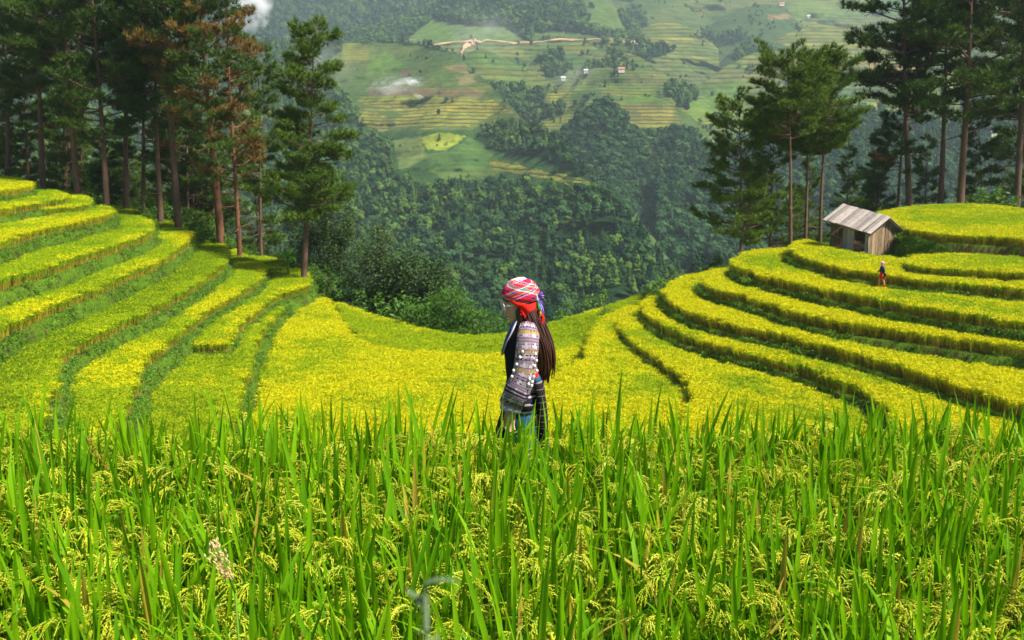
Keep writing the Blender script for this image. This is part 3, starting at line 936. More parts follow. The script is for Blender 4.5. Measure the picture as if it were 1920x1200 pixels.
H_spur2 = hill('spur', 'rounded smoky spur under the end of the dirt road',
    [(985, 130, 1420), (1015, 100, 1450), (1050, 84, 1480), (1090, 80, 1480), (1122, 92, 1470), (1150, 116, 1440), (1190, 155, 1390)],
    [(985, 230, 1280), (1090, 230, 1280), (1190, 230, 1280)], du=3, nv=50, amp=8, s=0.011, seed=13.0, mat='hill_far', default=(0.080, 0.135, 0.045), tdef=0.7, back=120,
    woods=[[(1010, 112), (1052, 100), (1062, 140), (1030, 150)]])
H_rspur = hill('spur', 'long terraced spur slanting down from the far mountainside',
    [(1240, 235, 1270), (1290, 176, 1330), (1330, 146, 1360), (1400, 104, 1420), (1470, 96, 1450), (1560, 106, 1450), (1680, 118, 1450), (1800, 130, 1450)],
    [(1240, 320, 1130), (1500, 320, 1130), (1800, 320, 1130)], du=4, nv=70, amp=18, s=0.013, seed=14.0, mat='hill_far', default=(0.10, 0.165, 0.04), tdef=0.85, back=120,
    fields=[strip(1395, 108, 1440, 106, 60, OLIVE, 1.0), strip(1530, 112, 1640, 112, 26, BROWN, 0.6), strip(1630, 116, 1720, 122, 24, (0.42, 0.27, 0.15), 0.8), strip(1550, 180, 1640, 180, 28, LIME, 1.0), strip(1640, 180, 1730, 180, 30, YEL, 0.8), strip(1290, 178, 1400, 150, 60, MEAD, 0.25)],
    woods=[[(1460, 145), (1560, 150), (1580, 175), (1500, 180)], [(1255, 200), (1290, 195), (1300, 240), (1260, 240)]])
def small_spur(label, crest, vb, Yb, default, tdef, seed, fields=(), wds=()):
    return hill('spur', label, crest, [(crest[0][0], vb, Yb), ((crest[0][0] + crest[-1][0]) / 2, vb, Yb), (crest[-1][0], vb, Yb)], du=3, nv=44, amp=9, s=0.012, seed=seed, mat='hill_far', default=default, tdef=tdef, back=110, fields=list(fields), woods=list(wds))
SP1 = small_spur('dark scrubby spur below the large red roofed house', [(1280, 92, 1830), (1320, 56, 1880), (1370, 24, 1930), (1420, 8, 1950), (1460, 14, 1940), (1495, 46, 1900), (1530, 90, 1840)], 130, 1680, (0.040, 0.085, 0.028), 0.25, 21.0, [strip(1440, 28, 1478, 26, 10, (0.30, 0.17, 0.10), 0.3)], [[(1320, 70), (1400, 60), (1410, 80), (1330, 92)]])
SP2 = small_spur('yellow terraced spur high on the far mountainside', [(1425, 104, 1680), (1470, 66, 1720), (1520, 48, 1750), (1570, 50, 1750), (1620, 66, 1720), (1680, 100, 1680)], 130, 1560, (0.20, 0.21, 0.045), 0.9, 22.0, [strip(1440, 80, 1640, 80, 9, YEL, 0.9)])
SP3 = small_spur('dark bushy mound among the far terraces', [(1350, 118, 1560), (1378, 90, 1590), (1420, 76, 1610), (1465, 82, 1600), (1500, 100, 1570), (1520, 118, 1550)], 150, 1480, (0.045, 0.085, 0.030), 0.2, 23.0, (), [[(1370, 105), (1420, 92), (1470, 98), (1440, 116), (1380, 118)]])
SP4 = small_spur('olive terraced spur beyond the road end', [(1150, 92, 1740), (1190, 62, 1780), (1230, 44, 1800), (1270, 44, 1800), (1310, 62, 1770), (1350, 95, 1720)], 125, 1600, (0.15, 0.17, 0.04), 0.9, 24.0, [strip(1190, 70, 1300, 68, 10, YEL, 0.9)])
SP5 = small_spur('green grassy spur at the top of the far mountainside', [(1130, 50, 2000), (1170, 12, 2050), (1215, -10, 2100), (1260, -6, 2100), (1300, 22, 2050), (1330, 50, 2000)], 80, 1850, (0.065, 0.115, 0.034), 0.4, 25.0, (), [[(1165, 25), (1200, 12), (1215, 50), (1180, 58)]])
SP6 = small_spur('tan and green terraced spur behind the umbrella topped pines', [(1470, 150, 1400), (1520, 120, 1440), (1580, 112, 1450), (1640, 124, 1440), (1700, 150, 1400)], 210, 1300, (0.13, 0.15, 0.045), 0.9, 26.0, [strip(1530, 122, 1630, 120, 18, BROWN, 0.5)])
SP7 = small_spur('terraced spur with a pale crest on the smoky hillside', [(1070, 150, 1330), (1105, 112, 1370), (1145, 96, 1390), (1190, 104, 1380), (1230, 128, 1340), (1270, 160, 1300)], 190, 1260, (0.095, 0.145, 0.040), 0.8, 27.0, (), [[(1100, 128), (1150, 112), (1165, 128), (1110, 146)]])
H_knoll = hill('knoll', 'pair of rounded terraced knolls beyond the wooded ridge',
    [(930, 320, 1180), (985, 225, 1180), (1020, 185, 1190), (1053, 158, 1200), (1100, 131, 1200), (1140, 124, 1200), (1165, 133, 1195), (1200, 125, 1200), (1233, 133, 1200), (1265, 150, 1190), (1310, 178, 1180), (1400, 200, 1180), (1520, 260, 1180)],
    [(930, 400, 940), (1200, 400, 940), (1520, 400, 940)], du=3.5, nv=80, amp=16, s=0.014, seed=4.4, default=(0.11, 0.17, 0.04), tdef=0.8,
    fields=[strip(1005, 172, 1070, 168, 38, YEL, 1.0), strip(1170, 140, 1250, 140, 20, (0.20, 0.19, 0.07), 0.6), strip(1010, 225, 1070, 215, 14, LIME, 0.8), strip(1140, 168, 1230, 165, 14, LIME, 0.9), strip(1290, 190, 1400, 170, 40, MEAD, 0.3)],
    woods=[[(1240, 150), (1300, 175), (1330, 205), (1290, 205), (1250, 180)], [(1010, 205), (1060, 208), (1055, 225), (1000, 232)]])
H_dome = hill('terraced_dome', 'striped terraced dome peeking over the wooded ridge',
    [(1080, 240, 1000), (1120, 208, 1010), (1160, 190, 1020), (1200, 181, 1020), (1240, 185, 1015), (1275, 205, 1005), (1300, 222, 1000), (1345, 270, 990)],
    [(1080, 330, 900), (1200, 330, 900), (1345, 330, 900)], du=3, nv=50, amp=4, s=0.012, seed=6.0, default=(0.17, 0.19, 0.05), tdef=0.9,
    fields=[([(1150, 195), (1170, 182), (1245, 180), (1260, 195), (1200, 192)], MEAD, 0.1), strip(1200, 205, 1262, 205, 26, YEL, 1.0), ([(1258, 190), (1300, 215), (1345, 280), (1290, 260)], GRASS, 0.2)])
H_rwood = hill('wooded_slope', 'blue green wooded slope seen between the pines beside the hut',
    [(1230, 330, 860), (1330, 285, 900), (1430, 250, 940), (1520, 225, 960), (1610, 205, 980), (1690, 218, 980), (1800, 232, 970), (1950, 215, 960), (2300, 200, 960)],
    [(1230, 640, 520), (1700, 640, 520), (2300, 640, 520)], du=6, nv=80, amp=24, s=0.010, seed=7.7, woods=[ALL],
    fields=[([(1845, 258), (1900, 240), (1905, 262), (1860, 278)], LIME, 0.8)])
H_cwood = hill('wooded_ridge', 'dark wooded ridge with a humped top in the middle of the valley',
    [(930, 360, 930), (985, 300, 950), (1040, 266, 960), (1075, 232, 970), (1110, 206, 975), (1135, 197, 975), (1165, 222, 970), (1205, 258, 960), (1250, 256, 960), (1290, 252, 955), (1325, 276, 940), (1365, 300, 900), (1410, 350, 860), (1480, 420, 800), (1560, 480, 760), (1700, 560, 720)],
    [(930, 660, 660), (1200, 660, 640), (1700, 660, 620)], du=4, nv=100, amp=22, s=0.014, seed=9.1, woods=[ALL])
bf = [
 ([(905, 296), (940, 294), (1000, 308), (1062, 318), (1112, 342), (1118, 362), (1050, 356), (985, 346), (905, 338)], SCRUB, 0.0),
 ([(1100, 340), (1118, 346), (1164, 380), (1209, 420), (1244, 464), (1262, 505), (1254, 505), (1236, 468), (1200, 426), (1154, 388)], (0.085, 0.135, 0.040), 0.0),
 ([(640, 236), (900, 228), (905, 256), (640, 262)], SCRUB, 0.0),
 ([(730, 250), (880, 250), (930, 290), (960, 325), (900, 350), (800, 352), (735, 330)], SCRUB, 0.0),
 ([(640, 96), (700, 80), (800, 88), (862, 106), (905, 145), (948, 190), (985, 228), (960, 236), (900, 232), (880, 245), (700, 246), (670, 215), (640, 175), (600, 120)], (0.085, 0.145, 0.035), 0.35),
 ([(640, 80), (690, 82), (690, 112), (645, 118)], OLIVE, 0.5),
 ([(684, 140), (690, 122), (720, 96), (745, 110), (770, 125), (725, 132)], MEAD, 0.1),
 ([(690, 168), (790, 166), (885, 166), (920, 182), (800, 186), (690, 184)], BROWN, 0.3),
 ([(670, 186), (760, 190), (870, 186), (925, 188), (960, 210), (920, 215), (760, 212), (690, 208)], YEL, 0.9),
 ([(680, 212), (800, 214), (920, 216), (890, 232), (800, 240), (700, 244), (672, 228)], (0.40, 0.38, 0.05), 1.0),
 ([(665, 178), (700, 180), (920, 184), (915, 189), (690, 188)], LIME, 0.5),
 ([(738, 262), (790, 254), (800, 300), (750, 318), (742, 285)], (0.15, 0.19, 0.05), 0.2),
 ([(790, 258), (820, 250), (873, 255), (838, 285), (798, 280)], (0.27, 0.31, 0.035), 0.0),
 ([(800, 290), (845, 284), (880, 256), (920, 290), (960, 318), (900, 336), (830, 338), (805, 320)], (0.085, 0.165, 0.035), 0.25),
 ([(918, 303), (940, 301), (1000, 318), (1060, 327), (1106, 342), (1104, 348), (1050, 336), (990, 328), (920, 318)], YEL, 1.0),
 ([(928, 288), (1000, 292), (1060, 318), (1000, 314), (935, 300)], SCRUB, 0.0),
 ([(752, 130), (772, 128), (772, 142), (752, 143)], BROWN, 0.0), ([(830, 122), (870, 118), (880, 135), (840, 134)], TAN, 0.3), ([(855, 140), (893, 138), (905, 156), (862, 158)], TAN, 0.3),
 ([(455, 205), (512, 203), (508, 230), (450, 232)], OLIVE, 0.9), ([(345, 275), (398, 272), (396, 296), (340, 298)], YEL, 0.9), ([(290, 245), (360, 235), (365, 260), (300, 270)], GRASS, 0.6), ([(560, 215), (600, 206), (602, 225), (562, 228)], OLIVE, 0.9),
]
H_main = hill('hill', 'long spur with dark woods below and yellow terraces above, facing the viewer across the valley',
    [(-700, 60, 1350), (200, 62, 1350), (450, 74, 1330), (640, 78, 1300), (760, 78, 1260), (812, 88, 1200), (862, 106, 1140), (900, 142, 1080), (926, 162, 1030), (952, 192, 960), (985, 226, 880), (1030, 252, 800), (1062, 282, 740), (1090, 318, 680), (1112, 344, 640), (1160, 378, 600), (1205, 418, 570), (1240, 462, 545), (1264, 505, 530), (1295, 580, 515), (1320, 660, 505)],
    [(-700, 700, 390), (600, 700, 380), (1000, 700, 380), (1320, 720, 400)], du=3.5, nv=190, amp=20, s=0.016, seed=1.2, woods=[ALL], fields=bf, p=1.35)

# red dirt road and slip scar
def drape(name, H, path, w, mat, label, lift=1.5):
    """a strip laid on the hill along (u, v) points"""
    V = []
    P = catmull(path, 5)
    for u, v in P:
        k = np.argmin((H['U'] - u) ** 2 + (H['V'] - v) ** 2)
        x, y, z = H['X'].flat[k], H['Y'].flat[k], H['Z'].flat[k]
        V.append((x, y - 4, z + lift))
    mb = MB()
    n = len(V)
    vv = []
    for i, (x, y, z) in enumerate(V):
        ww = w * (0.25 + 0.9 * abs(math.sin(i * 1.3) * math.sin(i * 0.37 + 1)))
        vv += [(x, y - ww * 0.2, z - ww / 2), (x, y + ww * 0.4, z + ww / 2)]
    mb.add(vv, [(2 * i, 2 * i + 2, 2 * i + 3, 2 * i + 1) for i in range(n - 1)])
    o = mb.build(name, mat, None, True)
    return tag(o, label, kind='structure')
drape('road', H_mid, [(800, 86), (850, 80), (890, 78), (930, 77), (985, 84), (1040, 78), (1100, 76), (1190, 79)], 3.0, M['earth'], 'pale red dirt road cut along the far hillside')
drape('earth_slip', H_mid, [(892, 78), (885, 84), (872, 92), (864, 102)], 11.0, M['earth'], 'pink earth slip spilling below the dirt road')
drape('road', H_ridge, [(600, 84), (660, 76), (720, 78), (780, 76)], 2.5, M['earth'], 'thin dirt track below the dark woods')

# ------------------------------------------------------------------ far woods (one mass per slope)
def far_tree(name, conif, mat='wood1'):
    """crown of a few rough lumps with leaf sprays on them"""
    parts = []
    nl = 5 if conif else 7
    for k in range(nl):
        mb = MB()
        if conif:
            h = 0.22 + 0.70 * k / (nl - 1); r = 0.26 * (1.12 - h); rz = 0.15
            c = (RNG.normal(0, 0.02), RNG.normal(0, 0.02), h)
        else:
            h = RNG.uniform(0.40, 0.80); r = RNG.uniform(0.15, 0.23); rz = r * 0.95
            a = k * 2.4; q = RNG.uniform(0.05, 0.22) * (1 if k else 0)
            c = (q * math.cos(a), q * math.sin(a), h if k else 0.72)
        mb.ellipsoid(c, (r, r, rz), nu=7, nv=5)
        V = np.array([tuple(p) for p in mb.v]); V += RNG.normal(0, r * 0.13, V.shape)
        parts.append((V, np.array(mb.f), 0))
    n = 34
    h = RNG.uniform(0.2, 1.0, n); a = RNG.uniform(0, 6.28, n)
    r = (1.05 - h) * 0.28 if conif else 0.36 * np.sqrt(np.clip(1 - ((h - 0.6) / 0.42) ** 2, 0.02, 1))
    V, F = leaves(np.stack([r * np.cos(a), r * np.sin(a), h], -1), 0.15, 0.6, 0.8)
    parts.append((V, F, 0))
    mb = MB(); mb.tube([(0, 0, -0.05), (0, 0, 0.5)], [0.03, 0.02], 5)
    parts.append((np.array([tuple(p) for p in mb.v]), np.array([f for f in mb.f if len(f) == 4]), 0))
    V, F, mi = merge(parts)
    me = mesh_np(name, V, F, False, mi)
    me.materials.append(M[mat])
    return source(name, me)
FAR = [far_tree('broad', False) for _ in range(3)] + [far_tree('conifer', True) for _ in range(3)]

FAR2 = [far_tree('broad', False, 'wood2') for _ in range(3)] + [far_tree('conifer', True, 'wood2') for _ in range(3)]
def woods(H, label, n, h0, h1, vmax=700, conif=0.4, sparse=0.0, src=None):
    X, Y, Z, U, Vv, w = H['X'], H['Y'], H['Z'], H['U'], H['V'], H['wood']
    cell = np.zeros((X.shape[0] - 1, X.shape[1] - 1))
    ax = np.stack([X[1:, :-1] - X[:-1, :-1], Y[1:, :-1] - Y[:-1, :-1], Z[1:, :-1] - Z[:-1, :-1]], -1)
    bx = np.stack([X[:-1, 1:] - X[:-1, :-1], Y[:-1, 1:] - Y[:-1, :-1], Z[:-1, 1:] - Z[:-1, :-1]], -1)
    cell = np.linalg.norm(np.cross(ax, bx), axis=-1)
    uc, vc = U[:-1, :-1], Vv[:-1, :-1]
    clump = np.clip(fbm(uc, vc, 0.06, 2.0, 3) * 3 - 0.5, 0, 1)
    wt = cell * np.where(w[:-1, :-1], 1.0, sparse * clump)
    wt *= (uc > -160) & (uc < 2080) & (vc > -30) & (vc < vmax)
    wt = wt.ravel() / wt.sum()
    k = RNG.choice(len(wt), n, p=wt)
    i, j = np.unravel_index(k, cell.shape)
    a, b = RNG.uniform(0, 1, (2, n))
    def lerp(A):
        return (A[i, j] * (1 - a) + A[i + 1, j] * a) * (1 - b) + (A[i, j + 1] * (1 - a) + A[i + 1, j + 1] * a) * b
    P = np.stack([lerp(X), lerp(Y), lerp(Z) - 0.6], -1)
    s = (h0 * 0.75 + (h1 - h0) * RNG.uniform(0, 1, n) ** 2.0 * 1.7) * np.where(w[i, j], 1.0, 0.7)
    cz = fbm(P[:, 0], P[:, 1], 0.02, 4.0, 3) * 0.8 + RNG.uniform(0, 1, n)
    var = np.where(cz < conif, 3, 0) + RNG.integers(0, 3, n)
    if src is None:
        var = var + np.where(fbm(P[:, 0], P[:, 1], 0.017, 7.0, 3) + RNG.normal(0, 0.25, n) > 0.1, 6, 0)
        src = FAR + FAR2
    o = scatter('woods', P, RNG.uniform(0, 6.28, n), s, src, var, RNG.normal(0, 0.05, (n, 2)))
    return tag(o, label, 'forest', kind='stuff')
woods(H_main, 'dark mixed forest covering the front of the long spur', 15000, 4.5, 9.0, 640, 0.35, 0.10)
woods(H_cwood, 'dense forest over the humped ridge in the valley', 13000, 5.0, 10.5, 600, 0.3, 0.0, FAR2)
woods(H_rwood, 'forest on the slope seen between the hut pines', 9000, 5.0, 10.5, 560, 0.35, 0.0, FAR2)
woods(H_mid, 'copses and hedges on the smoky hillside', 900, 7, 12, 330, 0.2, 0.25)
woods(H_spur, 'trees in the fold of the green spur', 350, 6, 11, 300, 0.2, 0.2)
woods(H_spur2, 'small copse on the smoky spur', 220, 6, 11, 300, 0.2, 0.2)
woods(H_rspur, 'tree lines across the slanting terraced spur', 520, 6, 11, 300, 0.2, 0.3)
for H_, lab_, n_ in ((SP1, 'bushes on the dark scrubby spur', 260), (SP3, 'bushes on the dark mound', 200), (SP5, 'trees in the fold of the grassy top spur', 160), (SP7, 'trees on the pale crested spur', 240), (SP2, 'hedges on the yellow terraced spur', 70), (SP4, 'hedges on the olive terraced spur', 90), (SP6, 'hedges on the tan terraced spur', 80)):
    woods(H_, lab_, n_, 6, 11, 300, 0.2, 0.5)
woods(H_knoll, 'trees in the hollows between the terraced knolls', 500, 6, 11, 300, 0.2, 0.15)
woods(H_right, 'hedgerow trees strung across the far terraced mountainside', 900, 6, 12, 300, 0.2, 1.0)
woods(H_ridge, 'forest of the dark ridge above the dirt road', 7000, 9, 16, 110, 0.4, 0.03)
woods(H_top, 'hazy forest of the topmost mountain', 9000, 12, 20, 110, 0.5)

# ------------------------------------------------------------------ far houses
def house(H, u, v, w, d, h, red, label, rz=0.0):
    k = np.argmin((H['U'] - u) ** 2 + (H['V'] - v) ** 2)
    x, y, z = H['X'].flat[k], H['Y'].flat[k], H['Z'].flat[k]
    e = empty('farmhouse', (x, y - 3, z + 0.5), (0, 0, rz), 0.6)
    mb = MB(); mb.box((0, 0, h / 2 - 2), (w, d, h + 4)); mb.build('wall', M['house_wall'], e, False)
    mb = MB()
    rh, ov = d * 0.32, 0.9
    A = [(-w / 2 - ov, -d / 2 - ov, h - 0.3), (w / 2 + ov, -d / 2 - ov, h - 0.3), (w / 2 + ov, 0, h + rh), (-w / 2 - ov, 0, h + rh), (-w / 2 - ov, d / 2 + ov, h - 0.3), (w / 2 + ov, d / 2 + ov, h - 0.3)]
    B = [(a, b, c + 0.35) for a, b, c in A]
    mb.add(A + B, [(3, 2, 1, 0), (4, 5, 2, 3), (6, 7, 8, 9), (9, 8, 11, 10), (0, 1, 7, 6), (5, 4, 10, 11), (1, 2, 8, 7), (2, 5, 11, 8), (3, 0, 6, 9), (4, 3, 9, 10)])
    mb.build('roof', M['house_roof_red' if red else 'house_roof'], e, False)
    mb = MB(); mb.box((-w * 0.1, -d / 2 - 0.05, 1.1), (1.2, 0.1, 2.2)); mb.build('door', M['bark_dark'], e, False)
    tag(e, label, 'house', 'far farmhouses')
house(H_ridge, 684, 74, 11, 6, 3.2, False, 'small pale roofed house on the track below the dark woods')
house(H_ridge, 741, 75, 9, 5, 3.0, False, 'pale roofed house below the foot of the bright grass slope')
house(H_ridge, 767, 60, 6, 4, 3.0, False, 'tiny house on the shoulder of the bright grass slope')
house(H_mid, 1056, 150, 9, 5, 3.0, False, 'white roofed house in the hollow beside the smoky hillside')
house(H_knoll, 1099, 134, 7, 5, 2.8, False, 'small pale roofed house on the brow of the nearer knoll')
house(H_knoll, 1164, 126, 12, 7, 4, True, 'red roofed house in the notch between the two knolls')
house(H_mid, 1196, 80, 10, 6, 3, False, 'pale roofed house at the end of the dirt road')
house(H_right, 1224, 72, 14, 8, 5, True, 'red roofed house in the trees beyond the road end')
house(H_right, 1232, 124, 8, 5, 3, False, 'pale roofed house below the dark copse on the terraced mountainside')
house(H_right, 1466, 8, 16, 8, 6, True, 'large red roofed house at the top edge of the terraced mountainside')
house(H_right, 1516, 30, 10, 6, 3, False, 'lone pale house on the green upper mountainside')
house(H_right, 1645, 178, 10, 6, 3, False, 'pale blue roofed house over the striped field beside the pines')
house(H_rwood, 1862, 254, 8, 5, 3, False, 'white roofed house glimpsed under the hut pines')

# ------------------------------------------------------------------ pines
def pine_meshes(name, seed, cb, prof, nb, R, dead=0.0, bright=False, red=False, tufts=5, low_stubs=4, r0=0.27):
    """a 20 m pine: trunk with limbs, and needle crown. cb = crown base fraction, prof(t) = branch reach over the crown"""
    rnd = random.Random(seed)
    H = 20.0
    mb = MB()
    ph = rnd.uniform(0, 6)
    def axis(z):
        t = z / H
        return Vector((0.35 * math.sin(t * 3.1 + ph) * t, 0.3 * math.sin(t * 2.3 + ph * 2) * t, z))
    K = 16
    zs = [-1.5] + [H * i / K for i in range(K + 1)]
    mb.tube([axis(max(z, 0)) + Vector((0, 0, min(z, 0))) for z in zs], [r0 * 1.1] + [r0 * (1 - 0.93 * (i / K) ** 0.9) for i in range(K + 1)], 9)
    cent, dirs, cdead = [], [], []
    def branch(z, L, az, rise, main=True):
        p0 = axis(z)
        dh = Vector((math.cos(az), math.sin(az), 0))
        pts = []
        m = 5
        droop = rnd.uniform(-0.10, 0.06)
        for i in range(m + 1):
            q = i / m
            pts.append(p0 + dh * (L * q) + Vector((0, 0, L * (rise * q + droop * math.sin(q * 3.14) + 0.10 * q * q))) + Vector((rnd.gauss(0, 0.05), rnd.gauss(0, 0.05), rnd.gauss(0, 0.05))) * L * 0.3 * q)
        rb = max(0.018, 0.026 * L * (0.6 + 0.4 * (1 - z / H)))
        mb.tube(pts, [rb * (1 - 0.75 * i / m) for i in range(m + 1)], 4, cap=False)
        if not main: return
        isdead = rnd.random() < dead
        ntw = max(4, int(L * tufts * 1.05))
        for j in range(ntw):
            q = 0.30 + 0.70 * (j + rnd.random()) / ntw
            a = pts[min(int(q * m), m - 1)].lerp(pts[min(int(q * m) + 1, m)], q * m - int(q * m) if q < 1 else 1)
            sd = rnd.choice((-1, 1))
            side = Vector((-dh.y, dh.x, 0)) * sd
            tl = (0.30 + 0.35 * rnd.random()) * L * (1.15 - q) + 0.28
            tip = a + (dh * rnd.uniform(0.3, 0.9) + side * rnd.uniform(0.2, 1.0)).normalized() * tl + Vector((0, 0, tl * rnd.uniform(0.05, 0.55)))
            if rnd.random() < 0.45:
                mb.tube([a, a.lerp(tip, 0.5) + Vector((0, 0, 0.03)), tip], [0.022, 0.016, 0.01], 3, cap=False)
            for k in range(3):
                c = a.lerp(tip, (1.0, 0.72, 0.45)[k]) + Vector((rnd.gauss(0, 0.10), rnd.gauss(0, 0.10), rnd.gauss(0, 0.07)))
                cent.append(tuple(c)); dirs.append(tuple((tip - a).normalized() * 0.5 + Vector((0, 0, 0.75)))); cdead.append(isdead)
    for b in range(nb):
        t = (b + rnd.random() * 0.9) / nb
        z = H * (cb + (0.985 - cb) * t)
        L = max(0.35, R * prof(t) * rnd.uniform(0.55, 1.15))
        branch(z, L, rnd.uniform(0, 2 * math.pi), rnd.uniform(-0.05, 0.30) + 0.55 * t ** 3)
    for s in range(low_stubs):
        z = H * rnd.uniform(cb * 0.35, cb * 0.98)
        branch(z, rnd.uniform(0.5, 2.2), rnd.uniform(0, 6.28), rnd.uniform(-0.2, 0.25), False)
    for s in range(8):     # leader
        c = axis(H * rnd.uniform(0.95, 1.0)) + Vector((rnd.gauss(0, 0.15), rnd.gauss(0, 0.15), 0.1))
        cent.append(tuple(c)); dirs.append((0, 0, 1)); cdead.append(dead > 0.8)
    cent = np.array(cent); dirs = np.array(dirs); cdead = np.array(cdead)
    V, F = needles(cent, dirs, 16, 0.46, 0.054, 1.0)
    mi = np.repeat(cdead.astype(int), 16)
    crown = mesh_np(name + '_crown', V, F, False, mi)
    crown.materials.append(M['needle2' if bright else 'needle']); crown.materials.append(M['needle_dead'])
    trunk = mb.mesh(name + '_trunk', [M['bark_red'] if red else M['bark']], True)
    return trunk, crown

full = lambda t: (0.55 + 0.75 * math.sin(min(1, t * 1.25) * math.pi * 0.5 + 0.2)) * (1.05 - 0.78 * t ** 1.6)
cone = lambda t: 1.08 - 0.88 * t
umbr = lambda t: 0.55 + 0.65 * math.sin(math.pi * min(1.0, 0.25 + 0.68 * t))
PINES = {
 'tall_a': pine_meshes('pine_tall_a', 1, 0.42, full, 56, 3.5, 0.02),
 'tall_b': pine_meshes('pine_tall_b', 2, 0.50, full, 50, 3.2, 0.05),
 'tall_c': pine_meshes('pine_tall_c', 3, 0.30, full, 60, 3.5, 0.0),
 'lone': pine_meshes('pine_lone', 4, 0.26, lambda t: (1.12 - 0.72 * t) * (0.75 + 0.35 * abs(math.sin(t * 11))), 98, 4.0, 0.0, True, False, 6),
 'umbrella': pine_meshes('pine_umbrella', 5, 0.60, umbr, 58, 3.4, 0.0, True, False, 6, 7, 0.22),
 'umbrella_b': pine_meshes('pine_umbrella_b', 6, 0.55, umbr, 58, 2.9, 0.0, True, False, 6, 9, 0.22),
 'wide': pine_meshes('pine_wide', 8, 0.30, lambda t: 1.0 - 0.45 * t, 62, 5.0, 0.0, True, False, 5, 5, 0.24),
 'dry': pine_meshes('pine_dry', 9, 0.36, full, 58, 3.2, 0.52, False, True, 4, 12, 0.28),
 'dry_b': pine_meshes('pine_dry_b', 10, 0.30, full, 54, 2.7, 0.42, False, True, 4, 12, 0.21),
 'thin': pine_meshes('pine_thin', 12, 0.34, lambda t: 0.9 - 0.4 * t, 52, 2.6, 0.03, False, False, 5, 8, 0.16),
 'bushy': pine_meshes('pine_bushy', 13, 0.10, cone, 70, 4.0, 0.0, True, False, 5, 0, 0.26),
}

def pine(u, Y, vtop, utop, kind, label, rz, group):
    x, _, _ = at_y(u, 400, Y)
    z = ground_at(x, Y)
    top = at_y(utop, vtop, Y)
    dx, H = top[0] - x, top[2] - z
    e = empty('pine_tree', (x, Y, z - 0.3), (0, math.atan2(dx, H), 0), math.hypot(dx, H) / 20.0)
    e.rotation_mode = 'XYZ'
    t, c = PINES[kind]
    a = link('trunk', t, e); b = link('crown', c, e)
    a.rotation_euler.z = rz; b.rotation_euler.z = rz
    s = 20.0 / math.hypot(dx, H)
    tag(e, label, 'pine tree', group)
    return e
GL, GR = 'pines along the ridge above the terraces on the corner side', 'pines around and behind the hut'
for a in [
 (18, 118, -60, 10, 'tall_c', 'dark pine cut by the frame edge above the topmost rice terrace', 0.3),
 (52, 127, -30, 50, 'thin', 'thin dark pine behind the second pine from the frame edge', 1.0),
 (84, 112, -110, 66, 'tall_a', 'dark pine with a slightly leaning trunk above the topmost terrace', 2.0),
 (118, 128, -60, 126, 'tall_b', 'shaded pine standing behind the big leaning trunk', 2.5),
 (148, 107, -150, 108, 'tall_a', 'big pine with the thick grey trunk leaning towards the frame corner', 4.0),
 (200, 106, -100, 176, 'tall_c', 'full dark pine rooted at the tip of the yellow tipped terrace', 5.2),
 (237, 113, -80, 226, 'tall_b', 'dark pine with a straight trunk half hidden by its neighbours, above the lime terraces', 0.8),
 (268, 118, 20, 262, 'tall_c', 'shorter bushy pine set back behind the lime terraces', 1.7),
 (300, 112, -50, 288, 'tall_a', 'dark pine with bare lower trunk between the bushy one and the reddish trunk', 3.1),
 (333, 106, -170, 298, 'tall_b', 'tall pine with a reddish trunk leaning a little, left of the browned pines', 4.4),
 (350, 120, -20, 342, 'thin', 'thin dark pine set back beside the tall reddish trunk', 5.0),
 (412, 104, -130, 370, 'dry', 'tall browned pine with thick red trunk and dead needles', 0.0),
 (446, 102, -25, 424, 'dry_b', 'slimmer half browned pine beside the tall browned one', 2.2),
 (486, 110, 75, 478, 'thin', 'thin green pine between the browned pines and the lone pine', 3.3),
 (563, 93, 55, 588, 'lone', 'lone tall green pine with pale bare lower trunk by the dark broadleaf tree', 1.1),
]: pine(*a, GL)
for a in [
 (1395, 94, 200, 1388, 'wide', 'pine with low spreading branches, first of the group on the saddle side of the hut', 0.5),
 (1450, 103, 235, 1446, 'wide', 'dark pine behind the trunks of the umbrella topped pines', 1.5),
 (1735, 119, 250, 1738, 'bushy', 'low shaded pine between the trunks over the rounded field', 1.1),
 (1524, 107, 290, 1520, 'bushy', 'low bushy pine under the two umbrella crowns', 3.9),
 (1487, 91, 102, 1478, 'umbrella', 'umbrella topped pine with a long straight bare trunk', 2.5),
 (1543, 95, 108, 1546, 'umbrella_b', 'second umbrella topped pine, nearest to the hut', 0.2),
 (1514, 99, 128, 1516, 'umbrella', 'slim umbrella topped pine set back between the two taller ones', 4.4),
 (1588, 110, 268, 1592, 'bushy', 'low bushy pine just behind the hut roof', 0.9),
 (1646, 120, 285, 1650, 'bushy', 'low dark pine behind the ridge of the hut roof', 2.9),
 (1684, 112, 30, 1702, 'thin', 'slim pine at the edge of the rounded field, leaning to its taller neighbour', 4.1),
 (1711, 111, -120, 1692, 'tall_a', 'tall pine whose branches reach out over the valley beside the rounded field', 3.4),
 (1762, 114, -80, 1792, 'tall_b', 'leaning pine between the two tallest trunks over the rounded field', 1.9),
 (1800, 110, -200, 1828, 'tall_c', 'tallest thick trunked pine over the rounded field', 0.4),
 (1868, 118, 200, 1835, 'thin', 'short crooked dark pine behind the rounded field', 5.5),
 (1908, 112, -150, 1926, 'tall_a', 'dark pine at the frame edge behind the rounded field', 5.9),
 (1965, 118, -120, 1960, 'tall_c', 'dark pine cut by the frame edge, farthest from the hut', 2.1),
]: pine(*a, GR)

